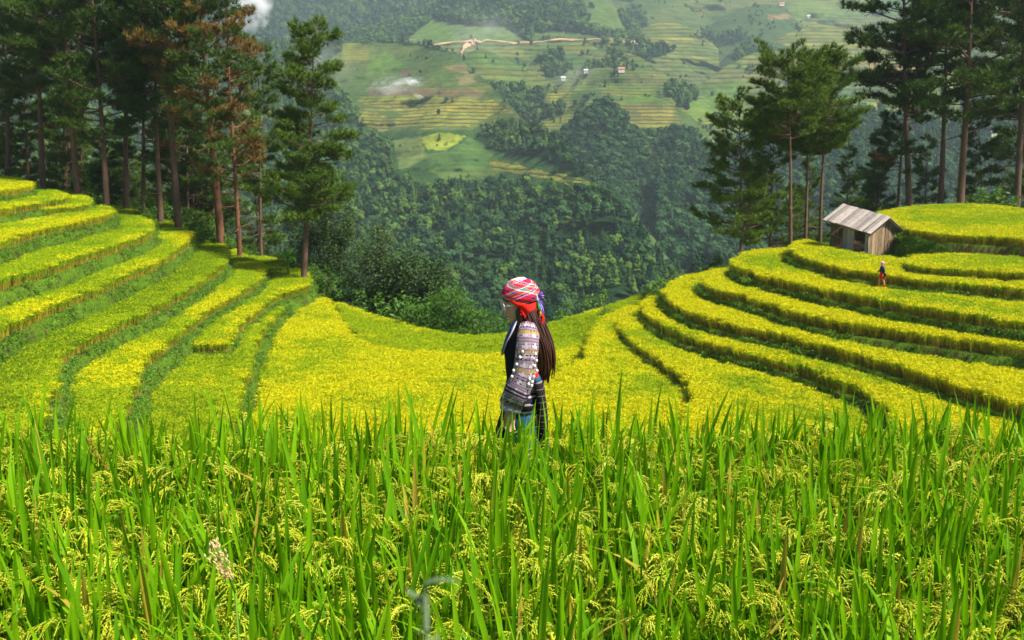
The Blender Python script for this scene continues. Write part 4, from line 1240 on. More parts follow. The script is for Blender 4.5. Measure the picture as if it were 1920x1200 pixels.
# ------------------------------------------------------------------ broadleaf trees, shrubs
def leafy(name, seed, H, lobes, nleaf, size, mat, stems=3, flat=0.5, aspect=0.5):
    """trunk with limbs to each lobe; leaves spread through the lobes"""
    rnd = random.Random(seed)
    mb = MB()
    base = Vector((0, 0, -0.6))
    for (c, r) in lobes:
        c = Vector(c)
        k = Vector((c.x * 0.25, c.y * 0.25, c.z * 0.55))
        mb.tube([base, k * 0.5, k, c], [0.035 * H * 0.5 + 0.03, 0.014 * H + 0.02, 0.010 * H + 0.015, 0.012], 5, cap=False)
        for q in range(stems):
            d = Vector((rnd.gauss(0, 1), rnd.gauss(0, 1), rnd.gauss(0.3, 0.8))).normalized()
            mb.tube([c * 0.8 + k * 0.2, c + d * r[0] * 0.8], [0.02 + 0.003 * H, 0.008], 4, cap=False)
    P = []
    tot = sum(r[0] * r[1] * r[2] for _, r in lobes)
    for (c, r) in lobes:
        n = int(nleaf * r[0] * r[1] * r[2] / tot)
        ncl = max(6, n // 28)
        cc = RNG.normal(size=(ncl, 3)); cc /= np.linalg.norm(cc, axis=1, keepdims=True)
        cc *= RNG.uniform(0.35, 1.0, (ncl, 1)) ** 0.5
        cc = cc * np.array(r) + np.array(c)
        kk = RNG.integers(0, ncl, n)
        P.append(cc[kk] + RNG.normal(size=(n, 3)) * np.array(r) * 0.15)
    P = np.concatenate(P)
    V, F = leaves(P, size, flat, aspect)
    crown = mesh_np(name + '_crown', V, F, False)
    crown.materials.append(mat)
    trunk = mb.mesh(name + '_trunk', M['bark_dark'])
    return trunk, crown

def place_leafy(nm, meshes, u, Y, zfix, rz, sc, label, cat, group=None):
    x = at_y(u, 400, Y)[0]
    z = ground_at(x, Y) if zfix is None else zfix
    e = empty(nm, (x, Y, z), (0, 0, rz), sc)
    link('trunk' if cat == 'tree' else 'stem', meshes[0], e); link('crown' if cat == 'tree' else 'foliage', meshes[1], e)
    return tag(e, label, cat, group)

# heights come from the picture: ground -> top pixel
dark_tall = leafy('dark_tall', 21, 14, [((0, 0, 11.5), (1.6, 1.6, 2.6)), ((-1.6, 0, 8), (2.2, 2, 3.0)), ((1.4, .4, 8.2), (2.0, 2, 2.8)), ((2.6, 0, 4.6), (1.8, 1.6, 2.6)), ((-.6, 0, 4.5), (2.6, 2.2, 3.0)), ((.8, 0, 2.2), (2.8, 2, 1.8))], 22000, 0.25, M['darkleaf'])
round_a = leafy('round_a', 22, 8, [((0, 0, 6.6), (1.0, 1.0, 1.4)), ((-.5, 0, 4.8), (1.4, 1.3, 1.6)), ((.6, .2, 4.4), (1.3, 1.2, 1.6)), ((0, 0, 2.9), (1.5, 1.3, 1.2))], 14000, 0.16, M['greyleaf'])
round_b = leafy('round_b', 23, 6, [((0, 0, 4.0), (1.5, 1.4, 1.5)), ((.5, 0, 2.8), (1.3, 1.2, 1.3)), ((-.5, 0, 2.6), (1.2, 1.2, 1.2))], 12000, 0.17, M['darkleaf'])
feather = leafy('feather', 24, 5, [((0, 0, 3.1), (1.1, 1, 1.0)), ((-1.3, 0, 2.2), (1.3, 1.1, 1.1)), ((1.3, 0, 2.0), (1.4, 1.1, 1.0)), ((0, -.3, 1.3), (2.2, 1.2, 1.1))], 13000, 0.21, M['featherleaf'], 6, 0.7, 0.28)
bushA = leafy('bush_a', 25, 2, [((0, 0, 0.9), (0.8, 0.8, 0.7)), ((.5, 0, .6), (.6, .6, .5)), ((-.5, .1, .5), (.6, .6, .5))], 1300, 0.15, M['shrub'])
bushB = leafy('bush_b', 26, 2, [((0, 0, 0.8), (0.6, 0.6, 0.7)), ((.3, 0, 1.3), (.3, .3, .5))], 800, 0.13, M['weed'], 4, 0.7, 0.4)

def scale_for(u, Y, vtop, h):
    x = at_y(u, 400, Y)[0]
    return (at_y(u, vtop, Y)[2] - ground_at(x, Y)) / h
for nm, ms, u, Y, vt, h, rz, lab, cat in [
 ('broadleaf_tree', dark_tall, 606, 101, 300, 14.1, 0.2, 'tall very dark broadleaf tree right behind the lone pine', 'tree'),
 ('broadleaf_tree', round_a, 716, 92, 420, 8.0, 0.9, 'grey green broadleaf tree with a pointed crown over the saddle', 'tree'),
 ('broadleaf_tree', round_b, 781, 90, 466, 5.6, 0.4, 'dark round crowned broadleaf tree over the saddle', 'tree'),
 ('shrub', feather, 843, 80, 535, 4.1, 0.1, 'large feathery green shrub at the low point of the saddle rim', 'shrub'),
 ('shrub', bushA, 700, 88, 546, 1.6, 1.2, 'rounded bush below the pointed broadleaf tree', 'shrub'),
 ('shrub', bushA, 757, 85, 556, 1.6, 2.2, 'dark rounded bush below the round crowned tree', 'shrub'),
 ('shrub', bushB, 622, 95, 500, 1.8, 3.2, 'pale weedy bush beside the small jutting terrace', 'shrub'),
 ('shrub', bushA, 652, 93, 520, 1.6, 0.0, 'spreading bush below the tall dark broadleaf tree', 'shrub'),
 ('shrub', bushB, 1122, 89, 543, 1.8, 0.5, 'small bright shrub on the rim between the woman and the stepped terraces', 'shrub'),
 ('shrub', bushB, 1062, 85, 570, 1.8, 1.5, 'tiny shrub on the rim just right of the headscarf', 'shrub'),
 ('shrub', bushA, 1243, 84, 522, 1.6, 2.5, 'dark bush at the tip of the lower stepped terraces', 'shrub'),
 ('shrub', bushA, 1141, 82.5, 576, 1.6, 3.5, 'grassy bush at the nose of the lowest stepped terrace', 'shrub'),
 ('shrub', bushB, 1270, 87, 505, 1.8, 4.5, 'thin leafy shrub above the bush at the terrace tip', 'shrub'),
 ('shrub', bushA, 1340, 97, 480, 1.6, 0.9, 'dry looking bush under the pine with spreading branches', 'shrub'),
 ('shrub', bushA, 1860, 110, 352, 1.6, 0.9, 'bright green bush under the pines on top of the rounded field', 'shrub'),
 ('shrub', bushA, 1826, 111, 362, 1.6, 2.9, 'low green bush beside the thickest pine trunk on the rounded field', 'shrub'),
]:
    place_leafy(nm, ms, u, Y, None, rz, max(0.3, scale_for(u, Y, vt, h)), lab, cat)

# undergrowth along the wood edge, too tangled to count
def bush_source(b, nm):
    return source(nm, b[1])
pts, scl = [], []
for u in np.arange(150, 600, 5.0):
    for q in range(3):
        uu = u + random.uniform(-6, 6)
        Y = random.uniform(100, 124) if uu < 480 else random.uniform(95, 106)
        x = at_y(uu, 400, Y)[0]
        z = ground_at(x, Y)
        d = min(abs(z - p['z']) for p in POLY)
        if d < 0.05: continue
        pts.append((x, Y, z)); scl.append(random.uniform(0.8, 2.2))
for u in np.arange(1270, 1960, 7.0):
    for q in range(2):
        uu = u + random.uniform(-6, 6)
        Y = random.uniform(92, 118)
        x = at_y(uu, 400, Y)[0]
        z = ground_at(x, Y)
        d = min(abs(z - p['z']) for p in POLY)
        if d < 0.05: continue
        pts.append((x, Y, z)); scl.append(random.uniform(0.7, 1.7))
for u in np.arange(560, 1260, 5.0):
    uu = u + random.uniform(-3, 3)
    for Y in np.arange(74, 104, 0.8):
        x = at_y(uu, 400, Y)[0]; z = ground_at(x, Y)
        if min(abs(z - p['z']) for p in POLY) > 0.6 and z < -15:
            if random.random() < 0.22:
                pts.append((x, Y + 0.5, z)); scl.append(random.uniform(0.4, 0.9) * (1.5 if uu < 800 else 0.8))
            break
o = scatter('undergrowth', np.array(pts), RNG.uniform(0, 6.28, len(pts)), np.array(scl), [bush_source(bushA, 'u1'), bush_source(bushB, 'u2')])
tag(o, 'tangled undergrowth along the edge of the pine wood', 'undergrowth', kind='stuff')
# dark pines deeper in the wood, on the slope behind: far trunks that read as one mass
pts, scl = [], []
for k in range(58):
    uu = random.uniform(-60, 520); Y = random.uniform(118, 165)
    x = at_y(uu, 400, Y)[0]; pts.append((x, Y, ground_at(x, Y) - 1)); scl.append(random.uniform(0.5, 1.15))
for k in range(20):
    uu = random.uniform(1640, 2000); Y = random.uniform(122, 160)
    x = at_y(uu, 400, Y)[0]; pts.append((x, Y, ground_at(x, Y) - 1)); scl.append(random.uniform(0.75, 1.2))
def pine_source(k):
    t, c = PINES[k]
    va, fa = [], []
    nm = 'wood_' + k
    me = bpy.data.meshes.new(nm)
    import bmesh
    bm = bmesh.new(); bm.from_mesh(t); 
    for f in bm.faces: f.material_index = 2
    bm.from_mesh(c); bm.to_mesh(me); bm.free()
    for m in c.materials: me.materials.append(m)
    me.materials.append(t.materials[0])
    return source(nm, me)
o = scatter('pine_wood', np.array(pts), RNG.uniform(0, 6.28, len(pts)), np.array(scl), [pine_source('bushy'), pine_source('tall_c'), pine_source('thin')])
tag(o, 'shadowy depth of the pine wood behind the front rows of trunks', 'forest', kind='stuff')

# banana plant beside the lone pine
def banana(u, Y, label):
    x = at_y(u, 400, Y)[0]; z = ground_at(x, Y)
    z = max(z, at_y(u, 492, Y)[2] - 0.4)
    e = empty('banana_plant', (x, Y, z))
    mb = MB(); mb.tube([(0, 0, -1.5), (0, 0, 0.4), (0.05, 0, 1.0)], [0.13, 0.11, 0.05], 8); mb.build('stem', M['stalk'], e)
    rnd = random.Random(5)
    for k in range(8):
        az = k * 0.8 + rnd.uniform(-.2, .2); L = rnd.uniform(1.2, 1.9); el = rnd.uniform(0.4, 1.1)
        mb = MB(); V, F = [], []
        S = 8
        for i in range(S + 1):
            q = i / S
            c = Vector((math.cos(az) * math.cos(el) * L * q, math.sin(az) * math.cos(el) * L * q, 0.9 + L * math.sin(el) * q - 0.75 * L * q * q * math.cos(el)))
            w = 0.26 * math.sin(math.pi * min(1, 0.08 + q * 0.95)) ** 0.7 + 0.01
            s = Vector((-math.sin(az), math.cos(az), 0))
            V += [c - s * w + Vector((0, 0, -0.06)), c + Vector((0, 0, 0.0)), c + s * w + Vector((0, 0, -0.06))]
        for i in range(S):
            F += [(3 * i, 3 * i + 1, 3 * i + 4, 3 * i + 3), (3 * i + 1, 3 * i + 2, 3 * i + 5, 3 * i + 4)]
        mb.add(V, F); mb.build('leaf', M['banana'], e)
    return tag(e, label, 'banana plant')
banana(536, 95, 'bright green banana plant at the foot of the lone pine')

# ------------------------------------------------------------------ hut
C0 = Vector(at_z(1627, 486, POLY[8]['z'] + 0.0))
HA = Vector((2.72, 1.85, 0.50))       # along the plank gable wall; the old hut has settled with the slope
HB = Vector((-2.05, 3.2, 0.64))      # along the open long wall
def hp(a, b, c):
    return C0 + HA * a + HB * b + Vector((0, 0, c * 1.08))
hut = empty('field_hut', C0)
tag(hut, 'small leaning field hut of grey weathered planks among the rice terraces', 'hut')
def slab(name, pts, th, mat, parent=hut):
    """thick board from four corner points (world), thickness along its normal"""
    P = [Vector(p) - C0 for p in pts]
    n = (P[1] - P[0]).cross(P[3] - P[0]).normalized() * th
    mb = MB()
    mb.add([p - n / 2 for p in P] + [p + n / 2 for p in P], [(3, 2, 1, 0), (4, 5, 6, 7), (0, 1, 5, 4), (1, 2, 6, 5), (2, 3, 7, 6), (3, 0, 4, 7)])
    return mb.build(name, mat, parent, False)
def roof_c(a):
    return 2.12 + (2.86 - 2.12) * (a + 0.12) / 0.72 if a < 0.60 else 2.86 - 2.1 * (a - 0.60) / 0.9
rh = random.Random(3)
cuts = [0.0, 0.11, 0.25, 0.36, 0.50, 0.62, 0.76, 0.87, 1.0]
for i in range(8):
    a0, a1 = cuts[i] + 0.006, cuts[i + 1] - 0.006
    lo = -0.45 + rh.uniform(-0.12, 0.12) - 0.2 * (1 - i / 7)
    jb = rh.uniform(-0.006, 0.006)
    slab('wall_plank', [hp(a0, jb, lo), hp(a1, jb, lo + rh.uniform(-.05, .05)), hp(a1 + rh.uniform(-.004, .004), jb, roof_c(a1) - 0.10), hp(a0, jb, roof_c(a0) - 0.10)], 0.035, M['plank'])
    slab('wall_plank', [hp(a0, 1 + jb, -0.5), hp(a1, 1 + jb, -0.5), hp(a1, 1 + jb, roof_c(a1) - 0.10), hp(a0, 1 + jb, roof_c(a0) - 0.10)], 0.035, M['plank'])
def post(a, b, c0, c1, w=0.11, mat=None):
    mb = MB(); p0, p1 = hp(a, b, c0) - C0, hp(a, b, c1) - C0
    mb.tube([p0, p0.lerp(p1, .5), p1], [w * .55, w * .5, w * .48], 6); mb.build('post', mat or M['plank'], hut)
for a in (-0.012, 1.012):
    for b in (0.0, 0.36, 0.66, 1.0):
        post(a, b, -0.9, roof_c(a) - 0.08, 0.15 if b in (0, 1) else 0.11)
def beam(a0, b0, c0, a1, b1, c1, w, nm='rail'):
    mb = MB(); mb.tube([hp(a0, b0, c0) - C0, hp(a1, b1, c1) - C0], [w, w], 4, seam=math.pi / 4); mb.build(nm, M['plank'], hut, False)
for c, b0, b1 in ((0.10, 0.0, 0.36), (0.10, 0.66, 1.0), (0.98, 0.66, 1.0), (1.92, 0.0, 1.0)):
    beam(-0.02, b0, c, -0.02, b1, c, 0.05)
beam(-0.02, 0.80, 0.1, -0.02, 0.80, 1.9, 0.03, 'window_bar')
for k in range(3):                          # boarded panel between the two openings
    b0 = 0.385 + k * 0.09
    slab('wall_plank', [hp(-0.012, b0, -0.35), hp(-0.012, b0 + 0.082, -0.33), hp(-0.012, b0 + 0.082, 1.9), hp(-0.012, b0, 1.9)], 0.03, M['plank_grey'])
slab('wall_plank', [hp(-0.014, 0.02, -0.7), hp(-0.014, 0.085, -0.7), hp(-0.014, 0.085, 1.95), hp(-0.014, 0.02, 1.95)], 0.03, M['plank_grey'])
for k in range(5):
    a0 = 0.02 + k * 0.193
    slab('floor_board', [hp(a0, 0.02, 0.05), hp(a0 + 0.185, 0.02, 0.05), hp(a0 + 0.185, 0.98, 0.05), hp(a0, 0.98, 0.05)], 0.04, M['plank'])
for k in range(6):                          # half height boards of the far side
    b0 = k * 0.165
    slab('wall_plank', [hp(1.012, b0, -0.4), hp(1.012, b0 + 0.155, -0.4), hp(1.012, b0 + 0.155, 1.2), hp(1.012, b0, 1.2)], 0.03, M['plank'])
NB = 12
for k in range(NB):
    b0 = -0.13 + 1.28 * k / NB + 0.004; b1 = -0.13 + 1.28 * (k + 1) / NB - 0.004
    j1, j2, j3 = rh.uniform(-.03, .03), rh.uniform(-.04, .04), rh.uniform(0, .03)
    slab('roof_board', [hp(-0.14 + j1, b0, 2.10 + j3), hp(-0.14 + j1, b1, 2.10 + j3), hp(0.62, b1, 2.90 + j3), hp(0.62, b0, 2.90 + j3)], 0.03, M['plank_roof'])
    slab('roof_board', [hp(0.60, b0, 2.86 + j3), hp(0.60, b1, 2.86 + j3), hp(1.50 + j2, b1, 0.80 + j3), hp(1.50 + j2, b0, 0.80 + j3)], 0.03, M['plank_roof'])
beam(0.61, -0.15, 2.80, 0.61, 1.16, 2.80, 0.05, 'ridge_pole')
beam(-0.10, -0.12, 2.05, -0.10, 1.14, 2.05, 0.04, 'eave_pole')
beam(1.46, -0.12, 0.82, 1.46, 1.14, 0.82, 0.04, 'eave_pole')
post(1.42, 0.05, -0.9, 0.85, 0.10); post(1.42, 0.95, -0.9, 0.85, 0.10)
mb = MB(); q = hp(0.72, -0.10, -0.35) - C0
mb.box(q, (0.16, 0.05, 0.75), 0, Matrix.Rotation(0.35, 3, 'Y')); o = mb.build('loose_board', M['plank'], None, False); o.location = C0
tag(o, 'short loose board leaning against the plank wall of the hut', 'board')
# weeds round the hut
pts = []
for k in range(420):
    a, b = random.uniform(-0.9, 2.6), random.uniform(-0.75, 1.4)
    if -0.02 < a < 1.1 and 0.0 < b < 1: continue
    p = hp(a, b, 0)
    z = ground_at(p.x, p.y)
    pts.append((p.x, p.y, z + 0.02))
o = scatter('weeds', np.array(pts), RNG.uniform(0, 6.28, len(pts)), RNG.uniform(0.9, 1.7, len(pts)), TUFTS, np.array([random.choice((3, 4, 5, 0)) for _ in pts]))
tag(o, 'tall green weeds growing round the hut', 'weeds', kind='stuff')
# an earth pad lifts the ground to the settled floor of the hut
mb = MB(); V, F = [], []
n = 14
for i in range(n):
    for j in range(n):
        a, b = -0.45 + 2.5 * i / (n - 1), -0.35 + 1.8 * j / (n - 1)
        p = hp(a, b, 0)
        e = min(1.0, 4.0 * min(i, j, n - 1 - i, n - 1 - j) / (n - 1))
        z = ground_at(p.x, p.y)
        V.append((p.x, p.y, z - 0.25 + (max(p.z - 0.25, z) - z + 0.2) * e + 0.05 * math.sin(i * 2.1 + j * 1.3)))
for i in range(n - 1):
    for j in range(n - 1):
        F.append((i * n + j, (i + 1) * n + j, (i + 1) * n + j + 1, i * n + j + 1))
mb.add(V, F); tag(mb.build('earth_pad', M['terrain'], None, True), 'weedy earth mound the hut stands on', kind='structure')
pts = [(v[0] + random.uniform(-.1, .1), v[1] + random.uniform(-.1, .1), v[2]) for v in V for _ in range(2)]
o = scatter('weeds', np.array(pts), RNG.uniform(0, 6.28, len(pts)), RNG.uniform(0.9, 1.7, len(pts)), TUFTS)
tag(o, 'low weeds on the mound under the hut', 'weeds', kind='stuff')

# ------------------------------------------------------------------ people
def fuse(mb, name, voxel, mat, parent=None, smooth_it=4):
    """one continuous skin from overlapping solids"""
    me = mb.mesh(name + '_solids', mat)
    o = bpy.data.objects.new(name, me); COL.objects.link(o)
    md = o.modifiers.new('r', 'REMESH'); md.mode = 'VOXEL'; md.voxel_size = voxel; md.use_smooth_shade = True
    sm = o.modifiers.new('s', 'SMOOTH'); sm.factor = 0.5; sm.iterations = smooth_it
    dg = bpy.context.evaluated_depsgraph_get()
    new = bpy.data.meshes.new_from_object(o.evaluated_get(dg))
    o.modifiers.clear(); o.data = new
    if not new.materials: new.materials.append(mat)
    if parent is not None: o.parent = parent
    return o

def embroidery():
    """indigo cloth worked with pale mauve, white, ochre and dark geometric bands"""
    m = NT('embroidered_cloth')
    uv = m.n("ShaderNodeUVMap", uv_map='uv')
    sep = m.n("ShaderNodeSeparateXYZ"); m.l(uv.outputs[0], sep.inputs[0])
    u, v = sep.outputs[0], sep.outputs[1]
    def sq(x, f, duty): return m.math('LESS_THAN', m.math('FRACT', m.math('MULTIPLY', x, f)), duty)
    dark, mauve, white, ochre, plum = (0.03, 0.025, 0.045, 1), (0.30, 0.22, 0.28, 1), (0.50, 0.45, 0.48, 1), (0.44, 0.29, 0.06, 1), (0.19, 0.12, 0.16, 1)
    thin = sq(v, 34, 0.5)
    base = m.mix(thin, mauve, plum)
    cell = m.math('MULTIPLY', sq(u, 7, 0.55), sq(v, 9, 0.55))
    hook = m.math('MULTIPLY', cell, m.math('SUBTRACT', 1.0, m.math('MULTIPLY', sq(m.math('ADD', u, 0.03), 14, 0.5), sq(v, 18, 0.5))))
    base = m.mix(hook, base, white)
    spot = m.math('MULTIPLY', sq(u, 16, 0.4), sq(v, 20, 0.4))
    base = m.mix(m.math('MULTIPLY', spot, m.math('GREATER_THAN', m.math('SINE', m.math('MULTIPLY', v, 21)), 0.2)), base, dark)
    och = m.ramp(v, [(0, (0, 0, 0, 1)), (0.10, (1, 1, 1, 1)), (0.14, (0, 0, 0, 1)), (0.30, (1, 1, 1, 1)), (0.33, (0, 0, 0, 1)), (0.52, (1, 1, 1, 1)), (0.56, (0, 0, 0, 1))], 'CONSTANT')
    base = m.mix(m.math('MULTIPLY', och, sq(u, 20, 0.7)), base, ochre)
    bl = m.ramp(v, [(0, (0, 0, 0, 1)), (0.80, (1, 1, 1, 1)), (0.825, (0, 0, 0, 1)), (0.84, (1, 1, 1, 1)), (0.86, (0, 0, 0, 1))], 'CONSTANT')
    base = m.mix(bl, base, dark)
    nz = m.noise(60, 3)
    base = m.mix(0.5, base, m.ramp(nz, [(0.3, (0.6, 0.6, 0.6, 1)), (0.7, (1.25, 1.25, 1.25, 1))]), 'MULTIPLY')
    return m.done(m.principled(base, 0.9, 0.1, m.noise(140, 3), 0.8, 0.004))
M['embroidery'] = embroidery()

def plaid():
    m = NT('plaid_scarf')
    uv = m.n("ShaderNodeUVMap", uv_map='uv')
    mp = m.n("ShaderNodeMapping"); mp.inputs['Rotation'].default_value = (0, 0, 0.7)
    m.l(uv.outputs[0], mp.inputs[0])
    sep = m.n("ShaderNodeSeparateXYZ"); m.l(mp.outputs[0], sep.inputs[0])
    cols = [(0, (0.60, 0.02, 0.04, 1)), (0.20, (0.02, 0.02, 0.10, 1)), (0.30, (0.55, 0.03, 0.06, 1)), (0.42, (0.70, 0.66, 0.66, 1)), (0.47, (0.03, 0.25, 0.20, 1)), (0.60, (0.60, 0.02, 0.05, 1)), (0.74, (0.75, 0.38, 0.03, 1)), (0.80, (0.06, 0.05, 0.32, 1)), (0.90, (0.70, 0.66, 0.68, 1)), (0.94, (0.58, 0.03, 0.08, 1))]
    fa = m.math('FRACT', m.math('MULTIPLY', sep.outputs[0], 2.4)); fb = m.math('FRACT', m.math('MULTIPLY', sep.outputs[1], 2.8))
    a = m.ramp(fa, cols, 'CONSTANT'); b = m.ramp(fb, cols, 'CONSTANT')
    weave = m.math('GREATER_THAN', m.noise(55, 1.0, uv.outputs[0]), 0.5)
    col = m.mix(m.math('MULTIPLY_ADD', weave, 0.5, 0.25), a, b)
    # the crown fades to a white panel worked with red
    s2 = m.n("ShaderNodeSeparateXYZ"); m.l(uv.outputs[0], s2.inputs[0])
    wp = m.math('LESS_THAN', s2.outputs[1], 0.21)
    fl = m.math('GREATER_THAN', m.noise(16, 1.0, uv.outputs[0]), 0.56)
    col = m.mix(wp, col, m.mix(fl, (0.80, 0.79, 0.84, 1), (0.55, 0.06, 0.22, 1)))
    return m.done(m.principled(col, 0.85, 0.1))
M['plaid'] = plaid()

def stripes(name, c1, c2, f, duty, axis=1):
    m = NT(name)
    uv = m.n("ShaderNodeUVMap", uv_map='uv')
    sep = m.n("ShaderNodeSeparateXYZ"); m.l(uv.outputs[0], sep.inputs[0])
    q = m.math('LESS_THAN', m.math('FRACT', m.math('MULTIPLY', sep.outputs[axis], f)), duty)
    return m.done(m.principled(m.mix(q, c1, c2), 0.9, 0.1))
M['belt'] = stripes('striped_belt', (0.02, 0.018, 0.03, 1), (0.42, 0.36, 0.40, 1), 3.0, 0.28)
M['sash'] = stripes('striped_sash', (0.016, 0.012, 0.014, 1), (0.20, 0.17, 0.17, 1), 11.0, 0.08)
M['collar'] = stripes('braided_collar', (0.10, 0.12, 0.35, 1), (0.72, 0.68, 0.66, 1), 2.0, 0.5, 0)

# --- the woman in the near rice, in profile, walking towards the picture's left (local -X), her left side to the camera (-Y)
WY = 6.0
WX = at_y(985, 700, WY)[0]
def wp(u, v):
    """local x, z of a picture point on her mid plane"""
    p = at_y(u, v, WY)
    return p[0] - WX, p[2] - FG_Z
b = MB()
hx, hz = wp(974, 566)
HEAD = Vector((hx, 0, hz))
nod = Matrix.Rotation(0.20, 3, 'Z') @ Matrix.Rotation(-0.22, 3, 'Y')      # chin drawn in, looking down to the left
def hd(x, y, z): return HEAD + nod @ Vector((x, y, z))
# trunk, one stack of rings from hip to neck (x = depth of the body in profile)
trunk = [((0.0, 0, 0.80), (0.098, 0.150)), ((0.0, 0, 0.90), (0.100, 0.155)), ((-0.01, 0, 1.02), (0.080, 0.126)), ((-0.02, 0, 1.14), (0.080, 0.128)), ((-0.024, 0, 1.25), (0.088, 0.138)),
         ((-0.008, 0, 1.34), (0.076, 0.146)), ((0.004, 0, 1.385), (0.054, 0.11)), ((0.008, 0, 1.42), (0.048, 0.06)), ((0.0, 0, 1.50), (0.046, 0.05))]
b.tube([p for p, _ in trunk], [r for _, r in trunk], 18, ref=(1, 0, 0))
b.ellipsoid(hd(0.012, 0, 0.028), (0.092, 0.074, 0.098), rot=nod)             # skull
b.ellipsoid(hd(-0.028, 0, -0.030), (0.066, 0.060, 0.092), rot=nod)           # face
b.ellipsoid(hd(-0.060, 0, -0.095), (0.030, 0.032, 0.026), rot=nod)           # chin
b.ellipsoid(hd(-0.030, 0, -0.078), (0.052, 0.050, 0.036), rot=nod)           # jaw
b.tube([hd(-0.088, 0, 0.010), hd(-0.104, 0, -0.022), hd(-0.112, 0, -0.038)], [0.009, 0.012, 0.013], 8)  # nose
b.ellipsoid(hd(-0.096, 0, -0.042), (0.014, 0.017, 0.009), rot=nod)
b.ellipsoid(hd(-0.091, 0, -0.064), (0.012, 0.022, 0.006), rot=nod)           # lips
b.ellipsoid(hd(-0.088, 0, -0.074), (0.012, 0.020, 0.007), rot=nod)
b.ellipsoid(hd(-0.085, 0, 0.022), (0.014, 0.048, 0.010), rot=nod)            # brow
for s in (-1, 1):
    b.ellipsoid(hd(0.008, s * 0.072, -0.020), (0.020, 0.009, 0.032), rot=nod)  # ear
# legs: mid-stride
b.tube([(0.035, -0.08, 0.86), (0.0, -0.085, 0.48), (0.05, -0.085, 0.09)], [0.085, 0.058, 0.038], 12)
b.tube([(0.035, 0.08, 0.86), (-0.07, 0.085, 0.47), (-0.09, 0.085, 0.09)], [0.085, 0.058, 0.038], 12)
for x, y in ((0.05, -0.085), (-0.09, 0.085)):
    b.tube([(x + 0.05, y, 0.05), (x - 0.03, y, 0.05), (x - 0.13, y, 0.03), (x - 0.18, y, 0.025)], [0.035, 0.04, 0.035, 0.018], 10)
# arms: near (left) arm hangs and reaches a little forward; far arm forward too
def arm(s, sh, el, wr, hand_dir, b):
    b.tube([sh, Vector(sh).lerp(Vector(el), .5), el], [0.050, 0.044, 0.037], 12)
    b.tube([el, Vector(el).lerp(Vector(wr), .4), wr], [0.037, 0.036, 0.025], 12)
    d = Vector(hand_dir).normalized()
    side = d.cross(Vector((0, 1, 0))).normalized()
    W = Vector(wr)
    b.tube([W, W + d * 0.045, W + d * 0.085], [(0.024, 0.015), (0.038, 0.015), (0.036, 0.013)], 10, ref=side)
    for k, (o, L) in enumerate(((-0.027, .066), (-0.009, .078), (0.010, .072), (0.027, .058))):
        p = W + d * 0.080 + side * o
        c = Vector((0.35, s * 0.4, 0)).normalized()
        p1 = p + d * L * .45; p2 = p1 + (d + c * 0.45).normalized() * L * .32; p3 = p2 + (d + c * 0.9).normalized() * L * .25
        b.tube([p, p1, p2, p3], [0.0088, 0.0082, 0.0076, 0.0060], 7)
    p = W + d * 0.030 - side * 0.030                                          # thumb leaves the side of the palm
    b.tube([p, p - side * 0.018 + d * 0.030, p - side * 0.022 + d * 0.058], [0.012, 0.010, 0.007], 7)
x0, z0 = wp(990, 618); x1, z1 = wp(983, 690); x2, z2 = wp(958, 750)
arm(-1, (x0, -0.150, z0), (x1, -0.178, z1), (x2, -0.188, z2), (-0.10, 0.0, -1), b)
arm(1, (x0, 0.165, z0), (x1 + 0.02, 0.175, z1), (x2 + 0.035, 0.18, z2 + 0.02), (-0.05, 0, -1), b)
woman = fuse(b, 'person', 0.0055, M['skin'], None, 3)
woman.location = (WX, WY, FG_Z)
tag(woman, 'woman in plaid headscarf and embroidered jacket walking in profile behind the tall green rice', 'person')
W0 = woman
def cloth(mb, name, mats, parent=W0, solid=0.0):
    if name in ('sleeve', 'jacket', 'vest', 'skirt', 'apron', 'cuff', 'headscarf'):      # soft folds
        a = 0.005 if name == 'headscarf' else 0.010
        for i, p in enumerate(mb.v):
            p = Vector(p)
            q = mnoise.noise_vector(Vector((p.x * 16, p.y * 16, p.z * 9))) * a + mnoise.noise_vector(p * 38) * a * 0.4
            mb.v[i] = p + q
    o = mb.build(name, mats, parent)
    if solid:
        md = o.modifiers.new('t', 'SOLIDIFY'); md.thickness = solid; md.offset = 1
    return o
# face details
for s in (-1, 1):
    mb = MB(); mb.ellipsoid(hd(-0.078, s * 0.030, 0.004), (0.012, 0.014, 0.009), nu=10, nv=6); mb.ellipsoid(hd(-0.087, s * 0.030, 0.003), (0.006, 0.008, 0.008), 1, 8, 6)
    cloth(mb, 'eye', [M['white'], M['hair']])
    mb = MB(); mb.tube([hd(-0.092, s * 0.012, 0.030), hd(-0.090, s * 0.032, 0.034), hd(-0.078, s * 0.050, 0.028)], [0.003, 0.004, 0.002], 5); cloth(mb, 'eyebrow', M['hair'])
mb = MB(); mb.tube([hd(-0.100, y, -0.069 + abs(y) * 0.25) for y in (-0.022, -0.011, 0, 0.011, 0.022)], [0.002, 0.0045, 0.005, 0.0045, 0.002], 6); cloth(mb, 'lips', plain('lip_red', (0.55, 0.09, 0.08)))
mb = MB()
for s in (-1, 1):
    c = hd(-0.106, s * 0.034, 0.0)
    ring = [c + nod @ Vector((0.006 * math.cos(a) * 0 + abs(math.sin(a)) * 0.0, 0.025 * math.cos(a), 0.023 * math.sin(a))) for a in [2 * math.pi * i / 18 for i in range(19)]]
    mb.tube(ring, [0.0022] * 19, 5, cap=False)
    mb.tube([hd(-0.106, s * 0.060, 0.006), hd(-0.05, s * 0.078, 0.004), hd(0.01, s * 0.080, 0.002)], [0.002] * 3, 5)
mb.tube([hd(-0.106, -0.009, 0.002), hd(-0.112, 0, 0.005), hd(-0.106, 0.009, 0.002)], [0.002] * 3, 5)
